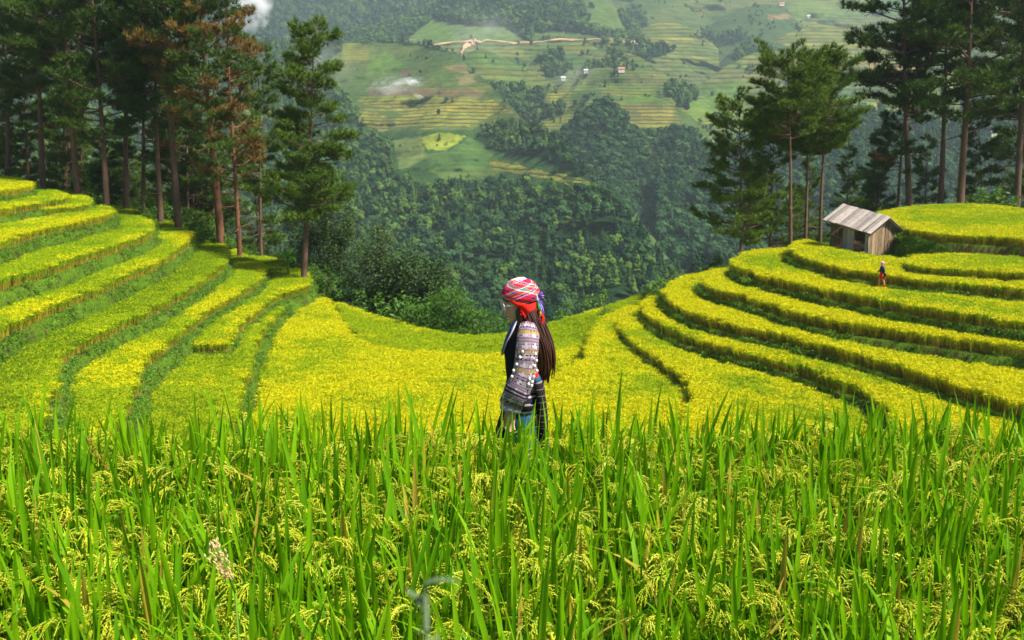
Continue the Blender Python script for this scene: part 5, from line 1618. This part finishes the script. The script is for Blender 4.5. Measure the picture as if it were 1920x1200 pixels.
cloth(mb, 'glasses', M['silver'])
# vest and jacket body over the trunk
mb = MB()
vest = [((0.0, 0, 0.93), (0.112, 0.168)), ((-0.008, 0, 1.02), (0.096, 0.145)), ((-0.020, 0, 1.13), (0.096, 0.146)), ((-0.026, 0, 1.22), (0.104, 0.156)), ((-0.016, 0, 1.31), (0.094, 0.162)), ((0.0, 0, 1.365), (0.074, 0.142)), ((0.006, 0, 1.405), (0.060, 0.082))]
mb.tube([p for p, _ in vest], [r for _, r in vest], 24, ref=(1, 0, 0), cap=False)
cloth(mb, 'vest', M['black_cloth'], solid=0.004)
mb = MB()
mb.tube([(-0.055, -0.070, 1.435), (-0.085, -0.075, 1.37), (-0.118, -0.060, 1.30), (-0.142, -0.03, 1.22)], [(0.008, 0.015)] * 4, 8); mb.tube([(-0.055, 0.070, 1.435), (-0.085, 0.075, 1.37), (-0.118, 0.060, 1.30), (-0.142, 0.03, 1.22)], [(0.008, 0.015)] * 4, 8)
mb.tube([(0.062 * math.cos(a) + 0.012, 0.075 * math.sin(a), 1.425 + 0.012 * math.cos(a)) for a in [2 * math.pi * i / 16 for i in range(17)]], [(0.010, 0.024)] * 17, 6, ref=(0, 0, 1), cap=False)
cloth(mb, 'collar', M['collar'])
# back and shoulder panels of the jacket
mb = MB()
jk = [((0.004, 0, 1.00), (0.112, 0.160)), ((-0.004, 0, 1.10), (0.100, 0.156)), ((-0.012, 0, 1.22), (0.102, 0.164)), ((-0.004, 0, 1.31), (0.094, 0.168)), ((0.006, 0, 1.372), (0.074, 0.150)), ((0.010, 0, 1.41), (0.058, 0.092))]
V, F, UV = [], [], []
n = 20
for i, (p, r) in enumerate(jk):
    for j in range(n + 1):
        a = -1.75 + 3.5 * j / n
        V.append((p[0] + r[0] * math.cos(a), r[1] * math.sin(a), p[2])); UV.append((j / n * 1.5, i / 5 * 0.7))
for i in range(len(jk) - 1):
    for j in range(n):
        F.append((i * (n + 1) + j, i * (n + 1) + j + 1, (i + 1) * (n + 1) + j + 1, (i + 1) * (n + 1) + j))
mb.add(V, F, 0, UV)
cloth(mb, 'jacket', M['embroidery'], solid=0.006)
sleeves = []
for s in (-1, 1):
    mb = MB()
    ex = 0 if s < 0 else 0.02
    wx, wz = (x2 + 0.004, z2 + 0.02) if s < 0 else (x2 + 0.035, z2 + 0.04)
    path = [(x0 - 0.004, s * 0.100, z0 + 0.040), (x0 - 0.004, s * 0.145, z0 - 0.002), (x0 - 0.006, s * 0.168, z0 - 0.09), (x1 + 0.002 + ex, s * 0.178, z1 + 0.04), (x1 - 0.006 + ex, s * 0.180, z1 - 0.01), ((x1 + wx) / 2 - 0.006 + ex / 2, s * 0.186, (z1 + wz) / 2), (wx, s * 0.188, wz)]
    rad = [(0.044, 0.040), (0.060, 0.048), (0.064, 0.052), (0.064, 0.052), (0.066, 0.052), (0.070, 0.050), (0.070, 0.048)]
    mb.tube(path, rad, 22, ref=(1, 0, 0), cap=False, seam=math.pi / 2)
    o = cloth(mb, 'sleeve', M['embroidery'], solid=0.006)
    sleeves.append(o)
    mb = MB(); mb.tube([(wx, s * 0.188, wz + 0.002), (wx - 0.008, s * 0.188, wz - 0.038)], [(0.064, 0.044), (0.060, 0.042)], 18, ref=(1, 0, 0), cap=False)
    c = cloth(mb, 'cuff', plain('white_lace', (0.55, 0.52, 0.58), (0.10, 0.09, 0.14), 70, 0.9), o, solid=0.004)
    c.parent = o
# bead and coin trimming down the near sleeve's seams
beads = []
for u, v, y in [(968, 668, -.262), (962, 679, -.262), (959, 690, -.262), (974, 655, -.262), (979, 645, -.262), (1003, 650, -.250), (1005, 662, -.252), (1001, 671, -.256), (1006, 680, -.256), (1000, 690, -.262), (997, 699, -.268), (992, 694, -.272), (1003, 640, -.242), (990, 703, -.272), (996, 706, -.270)]:
    bx_, bz_ = wp(u, v)
    y += 0.038
    beads.append((bx_ * (WY + y) / WY + 0.0, y, bz_))
bead_me = None
for (x, y, z) in beads:
    if bead_me is None:
        mb = MB(); mb.ellipsoid((0, 0, 0), (0.0085, 0.006, 0.010), nu=8, nv=5); bead_me = mb.mesh('bead', M['white'])
    o = link('bead', bead_me, sleeves[0]); o.location = (x, y, z)
# belt, skirt, sash, apron
mb = MB(); mb.tube([(0.0, 0, 0.88), (-0.004, 0, 0.95), (-0.006, 0, 1.02)], [(0.118, 0.172), (0.112, 0.164), (0.104, 0.152)], 24, ref=(1, 0, 0), cap=False); cloth(mb, 'belt', M['belt'], solid=0.005)
mb = MB()
n = 40
V, F = [], []
rings = [(0.92, 0.112, 0.166, 0.004), (0.80, 0.122, 0.178, 0.012), (0.65, 0.145, 0.195, 0.02), (0.48, 0.17, 0.21, 0.026)]
for z, ra, rb, pl in rings:
    for j in range(n):
        a = 2 * math.pi * j / n
        k = 1 + (pl / 0.2) * math.sin(j * math.pi)  + pl * 4 * (1 if j % 2 else -1) * 0.5
        V.append((ra * k * math.cos(a), rb * k * math.sin(a), z))
for i in range(3):
    for j in range(n):
        F.append((i * n + j, i * n + (j + 1) % n, (i + 1) * n + (j + 1) % n, (i + 1) * n + j))
mb.add(V, F); cloth(mb, 'skirt', M['blue_cloth'], solid=0.004)
# dark sash with striped tail at the back
sx, sz = wp(1008, 706); tx, tz = wp(1016, 800)
mb = MB()
for k in range(9):
    yy = -0.155 + 0.036 * k
    off = 0.006 * math.sin(k * 2.2)
    mb.tube([(sx + off, yy, sz), (sx + 0.018, yy, (sz * 2 + tz) / 3), (sx + 0.026 + off, yy - 0.005, (sz + tz * 2) / 3), (tx + 0.004 + off * 2, yy, tz - 0.12)], [(0.022, 0.020), (0.030, 0.022), (0.030, 0.021), (0.026, 0.018)], 8, ref=(1, 0, 0))
cloth(mb, 'sash', M['sash'])
mb = MB(); mb.ellipsoid((sx - 0.010, -0.10, sz + 0.005), (0.030, 0.05, 0.035)); cloth(mb, 'sash_knot', M['blue_cloth'])
mb = MB(); ax_, az_ = wp(1003, 700); mb.ellipsoid((ax_, -0.10, az_ + 0.01), (0.022, 0.045, 0.025)); cloth(mb, 'sash_knot', M['red'])
# dark apron front swinging ahead of the legs
mb = MB()
p0, p1 = wp(950, 728), wp(908, 812)
V, F = [], []
for i in range(7):
    q = i / 6
    for j in range(9):
        y = -0.20 + 0.04 * j
        V.append((p0[0] + (p1[0] - p0[0]) * q ** 1.3 + 0.012 * math.sin(j * 1.9) * q + 0.02 * abs(y), y * (1 + 0.25 * q), p0[1] + (p1[1] - 0.25 - p0[1]) * q))
for i in range(6):
    for j in range(8): F.append((i * 9 + j, i * 9 + j + 1, (i + 1) * 9 + j + 1, (i + 1) * 9 + j))
mb.add(V, F); cloth(mb, 'apron', M['black_cloth'], solid=0.006)
# hair: heavy fall down the back, black at the cheek
mb = MB()
hp0 = [wp(990, 575), wp(1000, 605), wp(1011, 640), wp(1014, 672), wp(1010, 700)]
ctr = [(hp0[0][0], 0, hp0[0][1]), (hp0[1][0], -0.01, hp0[1][1]), (hp0[2][0], -0.02, hp0[2][1]), (hp0[3][0], -0.025, hp0[3][1]), (hp0[4][0], -0.025, hp0[4][1])]
mb.tube(ctr, [(0.050, 0.070), (0.048, 0.085), (0.042, 0.088), (0.032, 0.070), (0.010, 0.03)], 18, ref=(1, 0, 0))
rs = random.Random(4)
for k in range(300):
    a = rs.uniform(0, 2 * math.pi); r = rs.uniform(0.80, 1.14)
    pts = []
    lag = rs.gauss(0.0, 0.014)
    for i, (c, rr) in enumerate(zip(ctr, [(0.060, 0.080), (0.058, 0.095), (0.052, 0.10), (0.044, 0.085), (0.026, 0.055)])):
        pts.append((c[0] + rr[0] * r * math.cos(a) + lag * i * 0.5, c[1] + rr[1] * r * math.sin(a), c[2] - (rs.uniform(-0.05, 0.06) if i == 4 else 0)))
    mb.tube(catmull(pts, 2), [0.0044] * 8 + [0.0012], 4, 1 if k % 4 == 3 else 0, cap=False)
for s in (-1, 1):
    c1, c2_, c3 = wp(975, 580), wp(976, 600), wp(983, 622)
    mb.tube([(c1[0] + 0.01, s * 0.078, c1[1] + 0.02), (c1[0], s * 0.076, c1[1]), (c2_[0], s * 0.072, c2_[1]), (c3[0], s * 0.085, c3[1])], [(0.022, 0.012), (0.028, 0.014), (0.026, 0.014), (0.010, 0.010)], 8, ref=(1, 0, 0))
cloth(mb, 'hair', [M['hair'], plain('brown_hair', (0.06, 0.020, 0.010), (0.13, 0.045, 0.022), 9, 0.35, 0.5, 0.0, (1, 60, 0.8))])
# headscarf: plaid cap, red lower tail, tasselled knot
mb = MB(); V, F, UV = [], [], []
nu, nvv = 36, 14
for i in range(nvv + 1):
    th = (math.pi * 0.62) * i / nvv
    for j in range(nu):
        ph = 2 * math.pi * j / nu
        r = 1.0 + 0.018 * math.sin(ph * 5 + th * 3) * math.sin(th) + 0.012 * math.sin(ph * 9 - th * 5)
        p = Vector((0.118 * math.sin(th) * math.cos(ph) * r, 0.096 * math.sin(th) * math.sin(ph) * r, 0.112 * math.cos(th) * r))
        # hem runs from the brow down to the nape
        low = 0.030 - 0.30 * (p.x + 0.118) * 0.6
        p.z = max(p.z, low - 0.02)
        p = Matrix.Rotation(0.10, 3, 'Y') @ p
        V.append(hd(p.x + 0.014, p.y, p.z + 0.030)); UV.append((j / nu * 1.0, i / nvv))
for i in range(nvv):
    for j in range(nu):
        j2 = (j + 1) % nu
        F.append((i * nu + j, (i + 1) * nu + j, (i + 1) * nu + j2, i * nu + j2))
mb.add(V, F, 0, UV)
scarf = cloth(mb, 'headscarf', M['plaid'], solid=0.005)
mb = MB()
def pp(u, v, y): 
    a = wp(u, v); return (a[0], y, a[1])
for s in (-1, 1):
    A = [pp(949, 557, s * .060), pp(948, 548, s * .060), pp(972, 571, s * .094), pp(968, 562, s * .094), pp(992, 590, s * .088), pp(992, 566, s * .092), pp(1003, 603, s * .05), pp(1008, 562, s * .055)]
    mb.add(A, [(0, 2, 3, 1), (2, 4, 5, 3), (4, 6, 7, 5)])
A = [pp(1003, 603, -.05), pp(1008, 562, -.055), pp(1003, 603, .05), pp(1008, 562, .055)]
mb.add(A, [(0, 2, 3, 1)])
cloth(mb, 'scarf_tail', M['red'], scarf, solid=0.008)
rs = random.Random(9)
def fringe(name, mat, u0, v0, u1, v1, n, L, y0, y1, rad=0.003):
    mb = MB()
    for k in range(n):
        q = rs.random(); a = wp(u0 + (u1 - u0) * q, v0 + (v1 - v0) * q); y = rs.uniform(y0, y1)
        dx, dz = rs.gauss(0.004, 0.010), -L * rs.uniform(0.6, 1.2)
        mb.tube([(a[0], y, a[1]), (a[0] + dx * .6, y + rs.gauss(0, .006), a[1] + dz * .5), (a[0] + dx, y + rs.gauss(0, .01), a[1] + dz)], [rad, rad, rad * .6], 4, cap=False)
    o = cloth(mb, name, mat, scarf); return o
fringe('tassel', M['red'], 1008, 572, 1018, 590, 60, 0.085, -0.075, 0.0)
fringe('tassel', M['green_wool'], 1004, 556, 1012, 568, 26, 0.05, -0.07, -0.02)
fringe('tassel', M['purple'], 1008, 550, 1016, 575, 26, 0.05, -0.075, -0.01)
fringe('tassel', M['yellow_wool'], 1008, 570, 1013, 582, 14, 0.045, -0.078, -0.03)
fringe('tassel', M['white'], 1005, 548, 1014, 585, 16, 0.04, -0.08, 0.0, 0.002)
mb = MB(); a = wp(1009, 553)
for k in range(14):
    g = rs.uniform(-0.6, 1.2)
    mb.tube([(a[0], -0.04, a[1]), (a[0] + 0.035 * math.cos(g), -0.04 + rs.gauss(0, .02), a[1] + 0.035 * math.sin(g))], [0.006, 0.003], 4, cap=False)
cloth(mb, 'knot', M['purple'], scarf)
fringe('fringe', M['red'], 975, 574, 1002, 603, 70, 0.022, -0.096, -0.088, 0.0028)

# --- the small figure on the path below the hut
PX, PY = at_y(1654, 520, 65.75)[0], 65.75
PZ = POLY[8]['z'] - 0.02
b = MB()
tr = [((0, 0, 0.80), (0.11, 0.15)), ((0, 0, 0.92), (0.12, 0.16)), ((-0.02, 0, 1.05), (0.10, 0.14)), ((-0.03, 0, 1.22), (0.11, 0.16)), ((-0.03, 0, 1.32), (0.08, 0.16)), ((-0.035, 0, 1.36), (0.05, 0.06)), ((-0.05, 0, 1.43), (0.045, 0.045))]
b.tube([p for p, _ in tr], [r for _, r in tr], 14, ref=(1, 0, 0))
b.ellipsoid((-0.05, 0, 1.50), (0.09, 0.075, 0.115)); b.ellipsoid((-0.14, 0, 1.48), (0.015, 0.012, 0.02))
b.tube([(0, -0.08, 0.84), (0.06, -0.08, 0.46), (0.17, -0.08, 0.12)], [0.085, 0.06, 0.04], 10)
b.tube([(0, 0.08, 0.84), (-0.13, 0.08, 0.48), (-0.16, 0.08, 0.08)], [0.085, 0.06, 0.04], 10)
for x, y, z in ((0.16, -0.08, 0.09), (-0.17, 0.08, 0.04)):
    b.tube([(x + 0.04, y, z), (x - 0.05, y, z), (x - 0.16, y, z - 0.01)], [0.035, 0.04, 0.02], 8)
arm(-1, (-0.02, -0.16, 1.30), (0.07, -0.20, 1.05), (-0.02, -0.22, 0.84), (-0.3, 0, -1), b)
arm(1, (-0.02, 0.16, 1.30), (-0.10, 0.20, 1.06), (-0.22, 0.20, 0.90), (-0.5, 0, -1), b)
p2 = fuse(b, 'person', 0.011, M['skin'], None, 3)
p2.location = (PX, PY, PZ)
tag(p2, 'small distant person in pink scarf, navy top and red skirt walking below the hut', 'person')
mb = MB(); mb.tube([(0.0, 0, 0.90), (-0.02, 0, 1.05), (-0.03, 0, 1.22), (-0.03, 0, 1.33), (-0.035, 0, 1.38)], [(0.145, 0.185), (0.125, 0.165), (0.135, 0.185), (0.10, 0.18), (0.065, 0.08)], 16, ref=(1, 0, 0)); cloth(mb, 'top', M['navy'], p2)
for s, el, wr in ((-1, (0.07, -0.20, 1.05), (-0.01, -0.22, 0.88)), (1, (-0.10, 0.20, 1.06), (-0.20, 0.20, 0.93))):
    mb = MB(); mb.tube([(-0.02, s * 0.15, 1.33), (-0.01, s * 0.18, 1.2), el, wr], [0.07, 0.068, 0.058, 0.055], 10); cloth(mb, 'sleeve', M['navy'], p2)
mb = MB(); mb.tube([(0, 0, 0.96), (0, 0, 0.84), (0.0, 0, 0.66), (0.01, 0, 0.52)], [(0.135, 0.17), (0.165, 0.19), (0.19, 0.20), (0.195, 0.20)], 16, ref=(1, 0, 0), cap=False); cloth(mb, 'skirt', M['red'], p2, solid=0.006)
mb = MB(); mb.ellipsoid((-0.045, 0, 1.56), (0.125, 0.105, 0.085)); mb.tube([(0.05, 0, 1.58), (0.09, 0, 1.50), (0.10, 0, 1.38)], [0.06, 0.05, 0.02], 8); cloth(mb, 'headscarf', M['pink'], p2)
mb = MB(); mb.ellipsoid((0.10, -0.22, 0.80), (0.10, 0.05, 0.13)); mb.tube([(0.09, -0.20, 0.92), (0.02, -0.17, 1.15), (-0.05, 0.0, 1.34)], [0.012] * 3, 5)
o = mb.build('shoulder_bag', M['black_cloth']); o.location = (PX, PY, PZ)
tag(o, 'dark shoulder bag hanging at the hip of the distant person', 'bag')
for x, y, z in ((0.16, -0.08, 0.09), (-0.17, 0.08, 0.04)):
    mb = MB(); mb.tube([(x + 0.05, y, z + 0.02), (x - 0.05, y, z + 0.01), (x - 0.17, y, z - 0.005)], [0.046, 0.050, 0.028], 8); cloth(mb, 'shoe', M['red'], p2)

# ------------------------------------------------------------------ foreground rice
def rice_leaf(rnd, base, az, lean, L, w, bend):
    """one folded blade; returns V, F"""
    d = Vector((math.cos(az) * math.sin(lean), math.sin(az) * math.sin(lean), math.cos(lean)))
    out = Vector((math.cos(az), math.sin(az), 0))
    tw = rnd.uniform(-0.8, 0.8)
    S = 7
    V, F = [], []
    for i in range(S + 1):
        q = i / S
        c = Vector(base) + d * (L * q) + (out * 0.75 - Vector((0, 0, 0.55))) * (bend * L * q ** 2.2)
        ww = w * (0.45 + 0.55 * min(1, q * 4)) * max(0.03, (1 - q ** 2.6)) * 0.5
        g = az + math.pi / 2 + tw * (0.3 + q)
        s = Vector((math.cos(g), math.sin(g), 0))
        n = d.cross(s)
        V += [c - s * ww + n * ww * 0.35, c, c + s * ww + n * ww * 0.35]
    for i in range(S):
        F += [(3 * i, 3 * i + 1, 3 * i + 4, 3 * i + 3), (3 * i + 1, 3 * i + 2, 3 * i + 5, 3 * i + 4)]
    return V, F

def grain(V, F, p, d, L=0.0140, w=0.0066):
    d = d.normalized()
    s = d.cross(Vector((0.3, 0.5, 0.8))).normalized(); t = d.cross(s)
    o = len(V)
    a = p + d * L * 0.4
    V += [p, p + d * L, a + s * w / 2, a + t * w * 0.4, a - s * w / 2, a - t * w * 0.4]
    for i in range(4):
        j = (i + 1) % 4
        F += [(o, o + 2 + j, o + 2 + i), (o + 1, o + 2 + i, o + 2 + j)]

def panicle(rnd, base, az, L, droop, upright=0.3):
    """arching head with drooping branchlets hung with grains"""
    mb = MB()
    out = Vector((math.cos(az), math.sin(az), 0)); sd = Vector((-math.sin(az), math.cos(az), 0))
    ax = []
    S = 9
    p = Vector(base); ang = math.pi / 2 - upright
    for i in range(S + 1):
        ax.append(p.copy())
        p = p + (out * math.cos(ang) + Vector((0, 0, math.sin(ang)))) * (L / S)
        ang -= droop / S * (0.5 + 1.2 * i / S)
    mb.tube(ax, [0.0017 - 0.0010 * i / S for i in range(S + 1)], 3, 0, cap=False)
    V, F = [], []
    nb = 14
    for k in range(nb):
        q = 0.22 + 0.78 * k / (nb - 1)
        i = min(int(q * S), S - 1); o = ax[i].lerp(ax[i + 1], q * S - i)
        t = (ax[i + 1] - ax[i]).normalized()
        bl = (0.085 + 0.035 * rnd.random()) * (1.15 - 0.55 * q)
        dv = (t * 0.9 + sd * rnd.uniform(-0.55, 0.55) + Vector((rnd.gauss(0, .2), rnd.gauss(0, .2), 0))).normalized()
        ng = 9
        pp_ = o.copy()
        pts = [pp_.copy()]
        for g in range(ng):
            pp_ = pp_ + dv * (bl / ng)
            dv = (dv + Vector((0, 0, -0.16))).normalized()
            pts.append(pp_.copy())
            side = Vector((rnd.gauss(0, 1), rnd.gauss(0, 1), rnd.gauss(0, 1)))
            grain(V, F, pp_, dv + side * 0.22)
        mb.tube([pts[0], pts[ng // 2], pts[-1]], [0.0009] * 3, 3, 0, cap=False)
    mb.add(V, F, 1)
    return mb

RV = []
for vi in range(7):
    rnd = random.Random(100 + vi)
    stalks = MB()
    leaves_, heads_ = [], []
    nt = 13
    tips = []
    for t in range(nt):
        a = rnd.uniform(0, 6.28); r = rnd.uniform(0.01, 0.085)
        bx0, by0 = r * math.cos(a), r * math.sin(a)
        ln = rnd.uniform(0.0, 0.16)
        H = rnd.uniform(0.60, 0.74)
        tip = Vector((bx0 + math.cos(a) * H * ln, by0 + math.sin(a) * H * ln, H))
        b0 = Vector((bx0, by0, -0.03))
        stalks.tube([b0, b0.lerp(tip, .5), tip], [0.0038, 0.0034, 0.0024], 4, 0, cap=False)
        tips.append((b0, tip, a))
        for q in range(rnd.choice((1, 1, 2))):
            hh = rnd.uniform(0.25, 0.70)
            V, F = rice_leaf(rnd, b0.lerp(tip, hh), rnd.uniform(0, 6.28), rnd.uniform(0.08, 0.42), rnd.uniform(0.34, 0.52), rnd.uniform(0.014, 0.021), rnd.uniform(0.05, 0.6))
            stalks.add(V, F, 1)
    stalk_me = stalks.mesh('rice_plant', [M['stalk'], M['leaf']])
    for k in range(11):
        b0, tip, a = tips[k % nt]
        mb = MB()
        V, F = rice_leaf(rnd, b0.lerp(tip, rnd.uniform(0.80, 1.0)), a + rnd.uniform(-1.2, 1.2), rnd.uniform(0.02, 0.26), rnd.uniform(0.32, 0.50), rnd.uniform(0.021, 0.035), rnd.choice((0.0, 0.02, 0.05, 0.12, 0.4, 0.75)))
        mb.add(V, F); leaves_.append(mb.mesh('leaf', M['leaf_old' if (k == 3 and vi in (0, 3, 5)) else 'leaf']))
    for k in range(6):
        b0, tip, a = tips[(k * 2 + 1) % nt]
        mb = panicle(rnd, tip, a + rnd.uniform(-1, 1), rnd.uniform(0.24, 0.32), rnd.uniform(1.7, 2.7), rnd.uniform(0.1, 0.5))
        heads_.append(mb.mesh('panicle', [M['stalk'], M['grain']], False))
    RV.append((stalk_me, leaves_, heads_))

spots = []
for iy, y in enumerate(np.arange(2.5, 5.80, 0.205)):
    for x in np.arange(-6.4, 6.4, 0.215):
        if abs(x) < 0.53 * y + 2.2:
            spots.append((x + random.uniform(-.05, .05) + (0.1 if iy % 2 else 0), y + random.uniform(-.05, .05)))
spots = [(x, y) for x, y in spots if math.hypot(x - WX, (y - WY) * 1.0) > 0.30]
infr = sorted([s for s in spots if abs(s[0]) < 0.515 * s[1] + 0.10], key=lambda s: s[1])
rest = [s for s in spots if s not in set(infr)]
single, mass = infr[:300], infr[300:] + rest
print('rice plants', len(infr), len(rest))
for i, (x, y) in enumerate(single):
    st, lv, hd_ = RV[i % 7]
    r = link('rice_plant', st)
    r.location = (x, y, FG_Z)
    r.rotation_euler = (random.gauss(0, 0.03), random.gauss(0, 0.03), random.uniform(0, 6.28))
    s = random.uniform(0.84, 1.03); r.scale = (s, s, s)
    tag(r, 'green rice plant with arching yellow green grain heads in the nearest field', 'rice plant', 'rice plants of the nearest field')
    nl = random.randint(8, 11)
    for k in range(nl): link('leaf', lv[k], r)
    for k in range(random.randint(4, 5)): link('panicle', hd_[k], r)
src = []
import bmesh
for st, lv, hd_ in RV[:4]:
    bm = bmesh.new()
    me = bpy.data.meshes.new('rice_mass')
    bm.from_mesh(st)
    for m in lv:
        k = len(bm.faces); bm.from_mesh(m); bm.faces.ensure_lookup_table()
        for f in bm.faces[k:]: f.material_index = 1
    for m in hd_:
        k = len(bm.faces); bm.from_mesh(m); bm.faces.ensure_lookup_table()
        for f in bm.faces[k:]: f.material_index = 0 if f.material_index == 0 else 2
    bm.to_mesh(me); bm.free()
    for m in (M['stalk'], M['leaf'], M['grain']): me.materials.append(m)
    src.append(source('rice_mass', me))
mp_ = np.array([(x, y, FG_Z) for x, y in mass])
o = scatter('rice_field', mp_, RNG.uniform(0, 6.28, len(mp_)), RNG.uniform(0.86, 1.0, len(mp_)), src)
tag(o, 'back rows and sides of the nearest green rice field', 'rice field', kind='stuff')

# bleached and browned heads that stand out
def dry_head(u0, v0, u1, v1, Y, mat, label):
    a, b_ = Vector(at_y(u0, v0, Y)), Vector(at_y(u1, v1, Y))
    r = random.Random(int(u0))
    e = empty('dry_rice_head', (a.x, a.y, FG_Z))
    mb = MB(); loc = Vector((a.x, a.y, FG_Z))
    mb.tube([b_ - loc, a.lerp(b_, .5) - loc + Vector((0.004, 0, 0)), a - loc], [0.004, 0.003, 0.0015], 4)
    mb.tube([Vector((b_.x - a.x, 0.05, -0.02)), b_ - loc], [0.004, 0.004], 4); mb.build('stalk', M['stalk'], e)
    mb = MB(); V, F = [], []
    for k in range(120):
        q = r.random() ** 0.8
        p = (a.lerp(b_, q * 0.75) - loc) + Vector((r.gauss(0, .016), r.gauss(0, .016), 0)) * (1 - abs(q - .5))
        grain(V, F, p, (a - b_).normalized() * 0.9 + Vector((r.gauss(0, .35), r.gauss(0, .35), r.gauss(0, .2))), 0.019, 0.0085)
    mb.add(V, F); mb.build('panicle', mat, e, False)
    tag(e, label, 'rice head')
dry_head(400, 1014, 441, 1112, 3.15, M['dry'], 'bleached straw coloured rice head sticking up in the near field')
dry_head(160, 815, 216, 908, 4.9, M['leaf_old'], 'browned bent rice head near the far edge of the nearest field')

# weeds on the photographer's bank, close to the lens
def near_weed(u, v, Y, h, n, mat, size, label, seed, grassy=False):
    p = Vector(at_y(u, v, Y)); z0 = -1.56
    r = random.Random(seed)
    e = empty('weed', (p.x, Y, z0))
    mb = MB(); top = p.z - z0
    mb.tube([(0.02, 0, -0.02), (0.01, 0, top * .5), (0, 0, top)], [0.004, 0.003, 0.0016], 5); mb.build('stem', mat, e)
    for k in range(n):
        q = 1 - k / n * h
        az = k * 2.4 + r.uniform(-.3, .3)
        mb = MB()
        if grassy:
            V, F = rice_leaf(r, (0, 0, top * q), az, r.uniform(0.3, 0.9), size * r.uniform(.7, 1.2), 0.007, 0.4)
        else:
            V, F = rice_leaf(r, (0, 0, top * q), az, r.uniform(0.8, 1.3), size * r.uniform(.7, 1.2), size * 0.45, 0.25)
        mb.add(V, F); mb.build('leaf', mat, e)
    tag(e, label, 'weed')
M['weed_grey'] = foliage('grey_green_weed', (0.12, 0.19, 0.08), (0.20, 0.27, 0.14), 0.3, 0.7, 0.1)
M['weed_tan'] = foliage('tan_grass', (0.20, 0.28, 0.05), (0.30, 0.34, 0.09), 0.3, 0.7, 0.1)
near_weed(797, 1095, 0.62, 0.10, 7, M['weed_grey'], 0.020, 'blurred grey green weed close to the lens at the bottom edge', 1)

# ------------------------------------------------------------------ smoke from the field fires
def smoke(name, u, v, Y, ru, rv, dens, label, lean=0.0, scale=3.0, rd=None):
    c = Vector(at_y(u, v, Y)); k = Y / F_PX
    mb = MB(); mb.ellipsoid((0, 0, 0), (1, 1, 1), nu=20, nv=12)
    m = NT('smoke_' + str(int(u)))
    tc = m.n("ShaderNodeTexCoord")
    ln = m.n("ShaderNodeVectorMath", operation='LENGTH'); m.l(tc.outputs['Object'], ln.inputs[0])
    nz = m.noise(scale, 4.0, tc.outputs['Object'], 0.6)
    soft = m.math('SUBTRACT', 1.0, ln.outputs['Value']); m.t.nodes[-1].use_clamp = True
    d = m.math('MULTIPLY_ADD', nz, 4.2, -1.9); m.t.nodes[-1].use_clamp = True
    d = m.math('MULTIPLY', m.math('MULTIPLY', d, soft), dens)
    pv = m.n("ShaderNodeVolumePrincipled")
    pv.inputs['Color'].default_value = (1.0, 1.0, 1.0, 1)
    m.l(d, pv.inputs['Density'])
    m.l(pv.outputs[0], m.out.inputs['Volume'])
    o = mb.build(name, m.mat)
    o.location = c; o.scale = (ru * k, (rd or max(ru, rv) * 0.8) * k, rv * k); o.rotation_euler = (0, lean, 0)
    return tag(o, label, 'smoke', 'smoke from field fires', 'stuff')
smoke('smoke', 470, 12, 1500, 40, 56, 0.30, 'bright white smoke column rising beside the browned pines', 0.35, 2.2)
smoke('smoke', 772, 153, 1000, 18, 9, 0.45, 'small white puff of smoke on the terraced spur', 0.2, 2.5)
smoke('smoke', 742, 160, 1000, 60, 20, 0.07, 'thin smoke veil drifting off the small white puff', -0.15, 2.5)
smoke('smoke', 785, 180, 930, 13, 5, 0.35, 'low wisp of smoke at the edge of the yellow terraces', 0.3, 2.5)
smoke('smoke', 905, 62, 1500, 80, 60, 0.010, 'pale smoke haze hanging over the dirt road', 0.2, 1.8)
smoke('smoke', 1075, 145, 1050, 55, 26, 0.016, 'thin bluish smoke above the hollow between the knolls', -0.2, 2.0)
smoke('smoke', 585, 120, 1050, 90, 70, 0.012, 'broad blue smoke drift behind the lone pine', 0.2, 1.8)

# ------------------------------------------------------------------ haze: the air of the valley
mb = MB()
mb.box((0, 1480, 190), (6400, 3300, 680))
m = NT('valley_air')
pv = m.n("ShaderNodeVolumePrincipled")
pv.inputs['Color'].default_value = (0.74, 0.90, 1.0, 1)
pv.inputs['Density'].default_value = 0.00012
pv.inputs['Anisotropy'].default_value = 0.2
m.l(pv.outputs[0], m.out.inputs['Volume'])
hz_ = mb.build('haze', m.mat, None, False)
tag(hz_, 'thin bluish haze filling the valley air', 'haze', kind='stuff')
